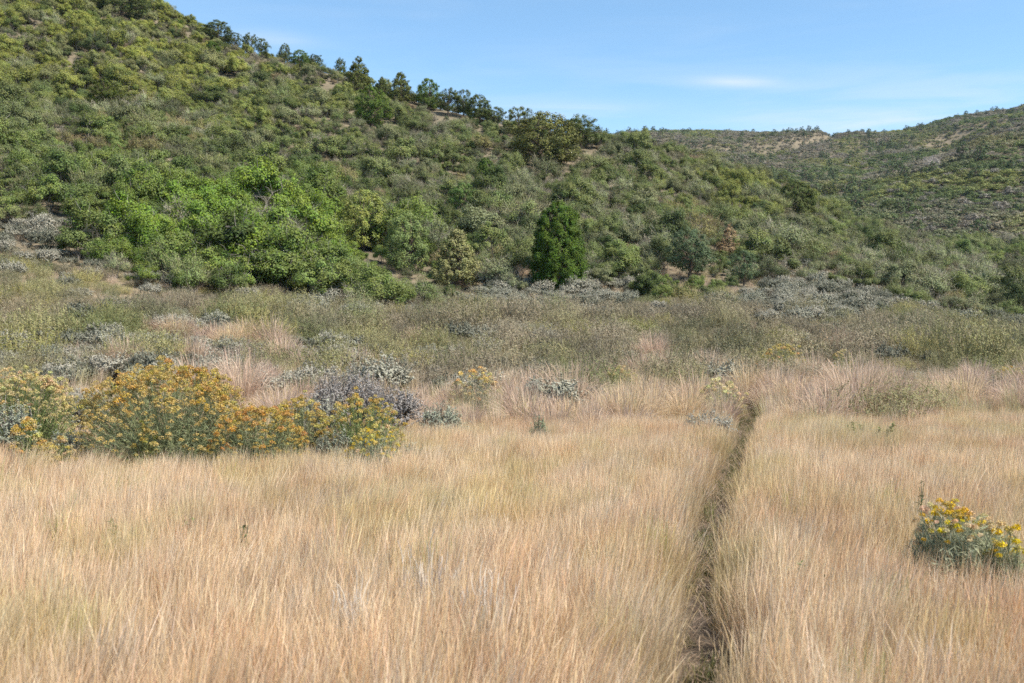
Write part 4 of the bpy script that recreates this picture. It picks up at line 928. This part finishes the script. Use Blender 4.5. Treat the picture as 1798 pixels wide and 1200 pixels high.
for i in range(n): cand.append(('sagebrush', X[i], Y[i], Z[i], ss[i], ss[i] * rg.uniform(.8, 1.15), rg.random() * 6.28, int(rg.integers(0, 60)), st[i]))

# --- low brush between meadow and trees
X, Y, rg = jgrid(-60, 70, 18, 92, 1.1, 23)
keep = np.abs(X / Y) < 0.66; X, Y = X[keep], Y[keep]; Z = ground(X, Y); px, py = to_px(X, Y, Z); TLd = treeline(X, Y)
start = np.interp(px, [0, 500, 650, 760, 900, 1000, 1150, 1250, 1350, 1430, 1500, 1620, 1700, 1800], [18.5, 19.5, 20, 20, 18.8, 19.5, 22, 23, 23.5, 19.5, 18, 18, 23, 23]) + (fbm(X / 4, Y / 4, 61, 3) - .5) * 7
sagez = np.maximum(blob(px, py, 960, 530, 150, 38), blob(px, py, 1420, 545, 160, 34))
dens = sstep(0, 3, Y - start) * (1 - sstep(TLd - 6, TLd - 1, Y)) * (1 - .9 * sagez) * (.55 + .75 * (fbm(X / 3.2, Y / 3.2, 62, 3) > .43))
dens *= 1 - .8 * blob(px, py, 60, 435, 110, 45)
dens *= 1 - .72 * np.clip(1.2 * blob(px, py, 230, 655, 520, 48), 0, 1) * (px < 700)
dens *= .7 + .3 * (fbm(X / 2.4 + 3, Y / 2.4, 69, 2) > .45)
dens *= 1 - .45 * (fbm(X / 5 + 9, Y / 4, 68, 2) > .60) * (Y < 40)
keep = (rg.random(len(X)) < dens) & ground_free(X, Y, .5) & (trail_dist(X, Y) > .6)
X, Y, Z, px, py = X[keep], Y[keep], Z[keep], px[keep], py[keep]; n = len(X); v = rg.random(n); zn = fbm(X / 5, Y / 5, 63, 3)
bt = mixc((0.205, 0.192, 0.092), (0.215, 0.182, 0.125), np.clip(sstep(.36, .58, zn) + (v - .5) * .7, 0, 1)); bt = mixc(bt, (0.13, 0.145, 0.06), (rg.random(n) > .78) * .8)
bt = mixc(bt, (0.26, 0.235, 0.085), (rg.random(n) > .85) * .7); bt = mixc(bt, (0.125, 0.11, 0.085), (fbm(X / 1.9, Y / 1.9, 65, 2) > .62) * .5) * rg.uniform(.98, 1.34, (n, 1))
bs = np.clip(rg.normal(.92, .3, n), .35, 1.7) * (.65 + .75 * fbm(X / 3.5, Y / 3.5, 64, 2)) * np.interp(Y, [20, 45], [.85, 1.1]) * (1 - .35 * sstep(-16, -9, Y - treeline(X, Y)))
for i in range(n): cand.append(('low_brush', X[i], Y[i], Z[i], bs[i], bs[i] * rg.uniform(.7, 1.25), rg.random() * 6.28, int(rg.integers(0, 60)), bt[i]))

# --- bunchgrass belt
X, Y, rg = jgrid(-16, 22, 15.2, 40, 0.86, 24)
keep = np.abs(X / Y) < 0.64; X, Y = X[keep], Y[keep]; Z = ground(X, Y); px, py = to_px(X, Y, Z)
start = np.interp(px, [0, 700, 780, 1000, 1150, 1230, 1320, 1500, 1680, 1800], [18, 16, 15.6, 15.3, 16.6, 19, 16.6, 16.6, 17.5, 18.5])
end = np.interp(px, [0, 600, 760, 1000, 1300, 1500, 1800], [21, 21, 22, 27, 27, 25, 30])
dens = (Y > start) * (1 - sstep(end - 1, end + 3, Y)) * np.interp(px, [0, 560, 720, 800, 1800], [.12, .2, .7, .95, .95]) * (.55 + .45 * (fbm(X / 2.2, Y / 2.2, 71, 2) > .42))
dens = np.maximum(dens, .75 * (fbm(X / 4.2, Y / 3, 72, 2) > .64) * (Y > 22))
keep = (rg.random(len(X)) < dens) & occ_free(X, Y, .35) & (trail_dist(X, Y) > .42)
X, Y, Z = X[keep], Y[keep], Z[keep]; n = len(X); v = rg.random(n)
gt = mixc((0.51, 0.385, 0.275), (0.56, 0.42, 0.32), v); gt = mixc(gt, (0.56, 0.43, 0.27), (rg.random(n) > .65) * .9); gt = mixc(gt, (0.42, 0.31, 0.25), (rg.random(n) > .75) * .8)
gs = np.clip(rg.normal(.95, .22, n), .5, 1.5)
for i in range(n): cand.append(('bunchgrass', X[i], Y[i], Z[i], gs[i], gs[i] * rg.uniform(.75, 1.2), rg.random() * 6.28, int(rg.integers(0, 60)), gt[i]))

# who is seen, front to back, on a coarse image
DIM = {'oak_shrub': (2.9, 2.7), 'twiggy_shrub': (2.8, 2.3), 'sagebrush': (1.15, .8), 'low_brush': (1.35, .72), 'bunchgrass': (1.2, .8)}
kinds = np.array([c[0] for c in cand]); CX = np.array([c[1] for c in cand]); CY = np.array([c[2] for c in cand]); CZ = np.array([c[3] for c in cand])
CS = np.array([c[4] for c in cand]); CH = np.array([c[5] for c in cand]); CR = np.array([c[6] for c in cand]); CVr = np.array([c[7] for c in cand]); CT = np.array([c[8] for c in cand])
seen = np.zeros(len(cand)); QX, QY = 899, 600; buf = np.zeros((QY, QX), bool)
cpx = np.zeros(len(cand)); cpy = np.zeros(len(cand))
for i in np.argsort(CY):
    w, h = DIM[kinds[i]]; w *= CS[i]; h *= CH[i]
    x = 449.5 + 874 * CX[i] / CY[i]; y0 = 300 - 874 * (CZ[i] + h * 0.96 - CAMZ) / CY[i]; y1 = 300 - 874 * (CZ[i] - CAMZ) / CY[i]; hw = 437 * w * .9 / CY[i]
    cpx[i] = x * 2; cpy[i] = y0 + y1
    a, b, c, d_ = int(round(max(0, x - hw))), int(round(min(QX, x + hw))), int(round(max(0, y0))), int(round(min(QY, y1)))
    if b <= a or d_ <= c: continue
    sub = buf[c:d_, a:b]; seen[i] = (~sub).sum(); sub[:] = True
ind = np.zeros(len(cand), bool)
LIMIT = {'oak_shrub': 300, 'twiggy_shrub': 300, 'sagebrush': 260, 'low_brush': 300, 'bunchgrass': 220}
for k, lim in LIMIT.items():
    ids = np.where((kinds == k) & (seen > 26))[0]
    ids = ids[np.argsort(-seen[ids])][:lim]; ind[ids] = True

def colour_word(k, t):
    r, g, b = t; val = max(t); s = (val - min(t)) / val
    if k == 'oak_shrub':
        if g < .085: return 'dark green'
        if r > .86 * g and g > .16: return 'yellow-green'
        if r < .72 * g: return 'bright green'
        return 'dull green' if s < .55 else 'mid green'
    if k == 'twiggy_shrub': return 'rusty brown' if r > 1.3 * g else ('pale grey' if val > .16 and s < .4 else ('grey-brown' if r > g else 'olive grey'))
    if k == 'sagebrush': return 'pale silver' if val > .345 else ('dark grey' if val < .25 else 'blue-grey')
    if k == 'low_brush': return 'yellowish' if r > .27 and s > .52 else ('dark olive' if val < .175 else ('brownish' if r > 1.12 * g else 'olive'))
    return 'golden' if t[2] < .52 * t[0] else ('dusky' if val < .46 else 'pinkish')
NOUN = {'oak_shrub': 'oak shrub', 'twiggy_shrub': 'twiggy shrub', 'sagebrush': 'sagebrush', 'low_brush': 'low feathery brush', 'bunchgrass': 'bunchgrass clump'}
ORD = ['nearest', 'second', 'third', 'fourth', 'fifth', 'sixth', 'seventh', 'eighth', 'ninth', 'tenth', 'eleventh', 'twelfth', 'thirteenth', 'fourteenth', 'fifteenth']
def label_all():
    lab = {}; buckets = {}
    for i in np.where(ind)[0]:
        k = kinds[i]; lms = LANDMARKS if k in ('oak_shrub', 'twiggy_shrub') else LM_LOW
        dd = [math.hypot(cpx[i] - l[0], (cpy[i] - l[1]) * 1.6) for l in lms]; j = int(np.argmin(dd)); dx, dy = cpx[i] - lms[j][0], (cpy[i] - lms[j][1]) * 1.3
        rel = ('right of' if dx > 0 else 'left of') if abs(dx) > abs(dy) else ('downhill of' if dy > 0 else 'uphill of')
        buckets.setdefault((k, colour_word(k, CT[i]), rel, lms[j][2]), []).append((dd[j], i))
    for (k, cw, rel, ph), lst in buckets.items():
        lst.sort()
        for q, (_, i) in enumerate(lst):
            o = ORD[q] if q < len(ORD) else 'far'
            lab[i] = '%s %s, %s %s %s' % (cw, NOUN[k], o, rel, ph) if len(lst) > 1 else '%s %s just %s %s' % (cw, NOUN[k], rel, ph)
    return lab
LAB = label_all()
GROUP = {'oak_shrub': 'oak shrubs on the hillside', 'twiggy_shrub': 'half-bare shrubs on the hillside', 'sagebrush': 'sagebrush on the foot slope', 'low_brush': 'low brush on the foot slope', 'bunchgrass': 'bunchgrass along the meadow edge'}
CAT = {'oak_shrub': 'shrub', 'twiggy_shrub': 'shrub', 'sagebrush': 'sagebrush', 'low_brush': 'brush', 'bunchgrass': 'bunchgrass'}
STEMT = (0.21, 0.19, 0.165)
def twig_tint(k, t): return t if k != 'oak_shrub' else STEMT
for i in np.where(ind)[0]:
    k = kinds[i]; loc = (float(CX[i]), float(CY[i]), float(CZ[i]) - 0.04); t = CT[i]
    if k in ('oak_shrub', 'twiggy_shrub'):
        lib = OAK if k == 'oak_shrub' else GREY; f, s = lib[CVr[i] % len(lib)]
        o = link(k, None, loc=loc); link('foliage', f, o, t if k == 'oak_shrub' else t * np.array([.85, 1.05, .7])); link('stem_cluster', s, o, STEMT if k == 'oak_shrub' else t * 1.25)['kind'] = 'stuff'
    else:
        lib = {'sagebrush': SAGE, 'low_brush': BRUSH, 'bunchgrass': BUNCH}[k]; o = link(k, lib[CVr[i] % len(lib)], None, t, loc)
    o.scale = (CS[i], CS[i], CH[i]); o.rotation_euler = (0.14 * math.sin(i * 1.7), 0.14 * math.cos(i * 2.3), CR[i]) if k == 'bunchgrass' else (0, 0, CR[i]); tag(o, LAB[i], CAT[k], GROUP[k])
LIBS = {'oak_shrub': ('oak_scrub', OAK_ALL, 'the rest of the green oak scrub covering the hillside', 'scrub'), 'twiggy_shrub': ('twiggy_scrub', GREY_ALL, 'the rest of the grey half-bare scrub between the oaks', 'scrub'),
        'sagebrush': ('sage_scrub', SAGE, 'the smaller and hidden sagebrush on the slopes', 'scrub'), 'low_brush': ('brush_cover', BRUSH, 'continuous low brown and olive brush below the trees', 'brush'),
        'bunchgrass': ('bunchgrass_cover', BUNCH, 'the rest of the dry bunchgrass mixed into the brush', 'grass')}
for k, (nm, lib, label, cat) in LIBS.items():
    ids = np.where((kinds == k) & ~ind)[0]
    if len(ids) == 0: continue
    P = np.stack([CX[ids], CY[ids], CZ[ids] - .04], 1); R = np.stack([np.zeros(len(ids)), np.zeros(len(ids)), CR[ids]], 1); S = np.stack([CS[ids], CS[ids], CH[ids]], 1)
    scatter(nm, proto_coll(nm, lib), P, R, S, CVr[ids] % len(lib), CT[ids], label, cat)

# --- scrub of the far hills
def far_scrub():
    rg = np.random.default_rng(77); P = []
    for (y0, y1, c, u0, u1) in ((165, 330, 2.2, 0.03, .66), (330, 520, 2.6, 0.03, .66), (520, 840, 3.0, 0.02, .66)):
        X, Y = np.meshgrid(np.arange(0, 560, c), np.arange(y0, y1, c)); X = X + rg.uniform(-.5, .5, X.shape) * c; Y = Y + rg.uniform(-.5, .5, Y.shape) * c
        k = (X / Y > u0) & (X / Y < u1) & (Y > ridge_depth(X, Y) + 24); P.append(np.stack([X[k], Y[k]], 1))
    P = np.concatenate(P); X, Y = P.T; Z = ground(X, Y); px, py = to_px(X, Y, Z)
    pale = np.maximum(blob(px, py, 1740, 268, 120, 12), .5 * blob(px, py, 1345, 245, 25, 5))
    k = rg.random(len(X)) < (.85 + .4 * fbm(X / 26, Y / 30, 81, 3)) * (1 - .6 * pale); X, Y, Z, px, py = X[k], Y[k], Z[k], px[k], py[k]; n = len(X)
    z1 = fbm(X / 38, Y / 50, 82, 3); z2 = fbm(X / 16, Y / 22, 83, 2); v = rg.random(n)
    t = mixc((0.115, 0.150, 0.060), (0.19, 0.178, 0.135), sstep(.38, .58, z1 + (v - .5) * .2)); t = mixc(t, (0.20, 0.215, 0.075), sstep(.55, .7, z2) * .8); t = mixc(t, (0.075, 0.105, 0.045), (v > .86) * .7)
    t = mixc(t, (0.20, 0.185, 0.165), (rg.random(n) > .88) * .9); t = mixc(t, (0.20, 0.20, 0.08), .6 * blob(px, py, 1700, 250, 130, 16)); t = mixc(t, (0.33, 0.31, 0.29), .8 * (blob(px, py, 1640, 292, 14, 12) > .3))
    idx = rg.integers(0, 5, n); idx = np.where((rg.random(n) > .975), 5, idx); t[idx == 5] = np.array([0.075, 0.10, 0.045]); s = np.clip(rg.normal(1.05, .28, n), .4, 1.8)
    scatter('far_hill_scrub', proto_coll('far_hill_scrub', FAR), np.stack([X, Y, Z - .1], 1), np.stack([np.zeros(n), np.zeros(n), rg.random(n) * 6.28], 1), np.stack([s, s, s * np.where(idx == 5, .9, rg.uniform(.42, .78, n))], 1), idx, t * np.array([1.18, 1.14, 1.1]) * rg.uniform(.9, 1.15, (n, 1)),
            'distant scrub covering the far hills under the skyline', 'scrub')
far_scrub()

# ------------------------------------------------------------------ grass
def in_spots(X, Y):
    ok = np.ones(len(X), bool)
    for ox, oy, r in NEARSPOT: ok &= (X - ox) ** 2 + (Y - oy) ** 2 > r * r
    return ok
def meadow():
    rg = np.random.default_rng(88); out = []
    for y0, y1, dn in ((-4, 3, 14), (3, 7, 66), (7, 11, 58), (11, 17, 48), (17, 22, 34)):
        hw = .6 * max(y1, 4) + 2.5; n = int((y1 - y0) * 2 * hw * dn); X = rg.uniform(-hw, hw, n); Y = rg.uniform(y0, y1, n); k = np.abs(X) < .58 * np.maximum(Y, 3) + 2.0; out.append(np.stack([X[k], Y[k]], 1))
    P = np.concatenate(out); X, Y = P.T
    td = trail_dist(X, Y); sgn = np.sign(X - np.interp(Y, TRY, TRX))
    keep = (td > np.interp(Y, [3, 5, 7, 10, 15], [.175, .19, .21, .225, .235]) + .025 * np.sin(Y * 1.7) + rg.normal(size=len(X)) * .025) & in_spots(X, Y) & (X ** 2 + Y ** 2 > .5) & ((Y < 17.2 + (fbm(X / 1.5, Y / 1.5, 98, 2) - .5) * 3) | (rg.random(len(X)) < .35)); X, Y, td, sgn = X[keep], Y[keep], td[keep], sgn[keep]; n = len(X)
    z1 = fbm(X / 2.6, Y / 3.6, 91, 3); z2 = fbm(X / 1.1 + 5, Y / 1.8, 92, 2); v = rg.random(n)
    t = mixc((0.62, 0.455, 0.285), (0.70, 0.535, 0.355), v); t = mixc(t, (0.52, 0.345, 0.205), sstep(.50, .68, z2) * .65); t = mixc(t, (0.50, 0.445, 0.200), sstep(.52, .70, z1) * .28)
    px, py = to_px(X, Y, np.full(n, .35)); t = mixc(t, (0.46, 0.43, 0.18), .35 * blob(px, py, 620, 870, 130, 45) * (v > .3)); t = mixc(t, (0.62, 0.46, 0.20), .5 * blob(px, py, 880, 880, 110, 50)); t = mixc(t, (.46, .42, .21), .4 * blob(px, py, 1500, 770, 120, 25))
    t = mixc(t, (0.30, 0.34, 0.10), (rg.random(n) > .985) * .8)
    t = mixc(t, (.50, .41, .32), (rg.random(n) > .86) * .8); t = mixc(t, (.60, .39, .24), (rg.random(n) > .88) * .8); t = mixc(t, (.74, .60, .43), (rg.random(n) > .85) * .8); t = mixc(t, (.52, .43, .20), (fbm(X / .5, Y / .9, 97, 2) > .65) * .4)
    h = (.76 + .5 * fbm(X / 1.3, Y / 1.5, 93, 3)) * rg.uniform(.82, 1.15, n); h *= np.where(Y > 16, .92, 1.0)
    lean = np.exp(-(td / .32) ** 2) * .10                       # fall over the trail
    near = np.exp(-((td - .22) / .07) ** 2); h = h * (1 - .28 * near); t = mixc(t, (.27, .245, .125), near * .45 * (v > .25))
    bent = (fbm(X / .8 + 7, Y / 1.0, 99, 2) > .64) * .3
    R = np.stack([rg.normal(size=n) * (.06 + bent), -sgn * lean + rg.normal(size=n) * .06 + .02 + bent * .8, rg.normal(size=n) * .5], 1)
    s = rg.uniform(.85, 1.2, n); scatter('meadow_grass', proto_coll('meadow_grass', TUFT), np.stack([X, Y, ground(X, Y)], 1), R, np.stack([s, s, h], 1), rg.integers(0, len(TUFT), n), t * rg.uniform(.9, 1.1, (n, 1)), 'knee-high dry tan meadow grass on both sides of the trail', 'grass')
    # taller, paler grass threaded through the brush and over bare earth of the slope
    X = rg.uniform(-40, 44, 60000); Y = rg.uniform(16, 78, 60000); k = (np.abs(X / Y) < .64) & (Y < treeline(X, Y) + 8); X, Y = X[k], Y[k]; Z = ground(X, Y); px, py = to_px(X, Y, Z)
    dn = np.where(Y < 27, .22, .17) * np.where(px < 700, .45, 1.0) * (.35 + .8 * (fbm(X / 4, Y / 4, 95, 3) > .48)); dn = dn * (1 - .6 * np.maximum(blob(px, py, 960, 530, 150, 38), blob(px, py, 1420, 545, 160, 34))); dn = np.maximum(dn, .7 * blob(px, py, 1395, 490, 60, 26))
    k = (rg.random(len(X)) < dn) & in_spots(X, Y) & (trail_dist(X, Y) > .3); X, Y, Z = X[k], Y[k], Z[k]; n = len(X); v = rg.random(n)
    t = mixc((.50, .40, .27), (.54, .42, .33), v); t = mixc(t, (.40, .37, .19), (rg.random(n) > .7) * .8); s = rg.uniform(1.2, 2.0, n)
    h = np.where(Y < 30, rg.uniform(1.1, 1.9, n), rg.uniform(.7, 1.25, n))
    scatter('slope_grass', proto_coll('slope_grass', TUFT), np.stack([X, Y, Z], 1), np.stack([rg.normal(size=n) * .1, rg.normal(size=n) * .1, rg.random(n) * 6.28], 1), np.stack([s, s, h], 1), rg.integers(0, len(TUFT), n), t, 'thin dry grass between the brush on the foot slope', 'grass')
    # trail: green tufts and fallen straw
    n = 250; Y = np.concatenate([rg.uniform(2.5, 26, 110), rg.normal(7.4, .6, 40), rg.uniform(10, 24, 100)]); X = np.interp(Y, TRY, TRX) + rg.normal(size=n) * .12
    t = mixc((.085, .115, .035), (.24, .20, .11), rg.random(n)); s = rg.uniform(.45, .95, n)
    scatter('trail_weeds', proto_coll('trail_weeds', GREENT), np.stack([X, Y, ground(X, Y) + .01], 1), np.stack([rg.normal(size=n) * .3, rg.normal(size=n) * .3, rg.random(n) * 6.28], 1), np.stack([s, s, s * rg.uniform(.25, .75, n)], 1), rg.integers(0, 3, n), t, 'short green weeds growing along the trail', 'weeds')
    mb = MB(); n = 2600; Y = rg.uniform(2.5, 20, n); X = np.interp(Y, TRY, TRX) + rg.normal(size=n) * .12; Z = ground(X, Y) + rg.uniform(.025, .10, n); a = rg.random(n) * 6.28; L = rg.uniform(.06, .28, n)
    p0 = np.stack([X, Y, Z], 1); p1 = p0 + np.stack([np.cos(a) * L, np.sin(a) * L, rg.normal(size=n) * .03], 1)
    ribbons(mb, curve(p0, p1, rg.normal(size=(n, 3)) * .015 + np.array([0, 0, .02]), 4, rg), np.array([.004, .004, .004, .0015])[None], rg); o = link('trail_straw', mb.mesh('trail_straw', [M_DRY]), None, (.36, .27, .19)); tag(o, 'fallen brown straw lying on the trail', 'straw', kind='stuff')
meadow()
# ------------------------------------------------------------------ the air between here and the far hills
def build_haze():
    import bmesh
    zs = [v.co.z for v in bpy.data.objects['terrain'].data.vertices]; z0, z1 = min(zs) - 1.5, max(zs) + 12
    bm = bmesh.new(); bmesh.ops.create_cube(bm, size=1.0)
    for v in bm.verts: v.co = Vector((v.co.x * 1990, 500 + v.co.y * 1040, z0 if v.co.z < 0 else z1))
    me = bpy.data.meshes.new('haze'); bm.to_mesh(me); bm.free()
    m, N, L = nodes('thin_haze'); out = N.new('ShaderNodeOutputMaterial'); pv = N.new('ShaderNodeVolumePrincipled')
    pv.inputs['Color'].default_value = (0.38, 0.66, 1.0, 1); pv.inputs['Density'].default_value = HAZE; pv.inputs['Anisotropy'].default_value = 0.0
    L.new(pv.outputs[0], out.inputs['Volume']); me.materials.append(m)
    o = link('haze', me); tag(o, 'thin blue summer haze over the valley and far hills', None, kind='stuff')
HAZE = 0.00005
build_haze()
print('individuals', int(ind.sum()), {k: int(((kinds == k)).sum()) for k in LIMIT}, 'objects', len(bpy.data.objects))
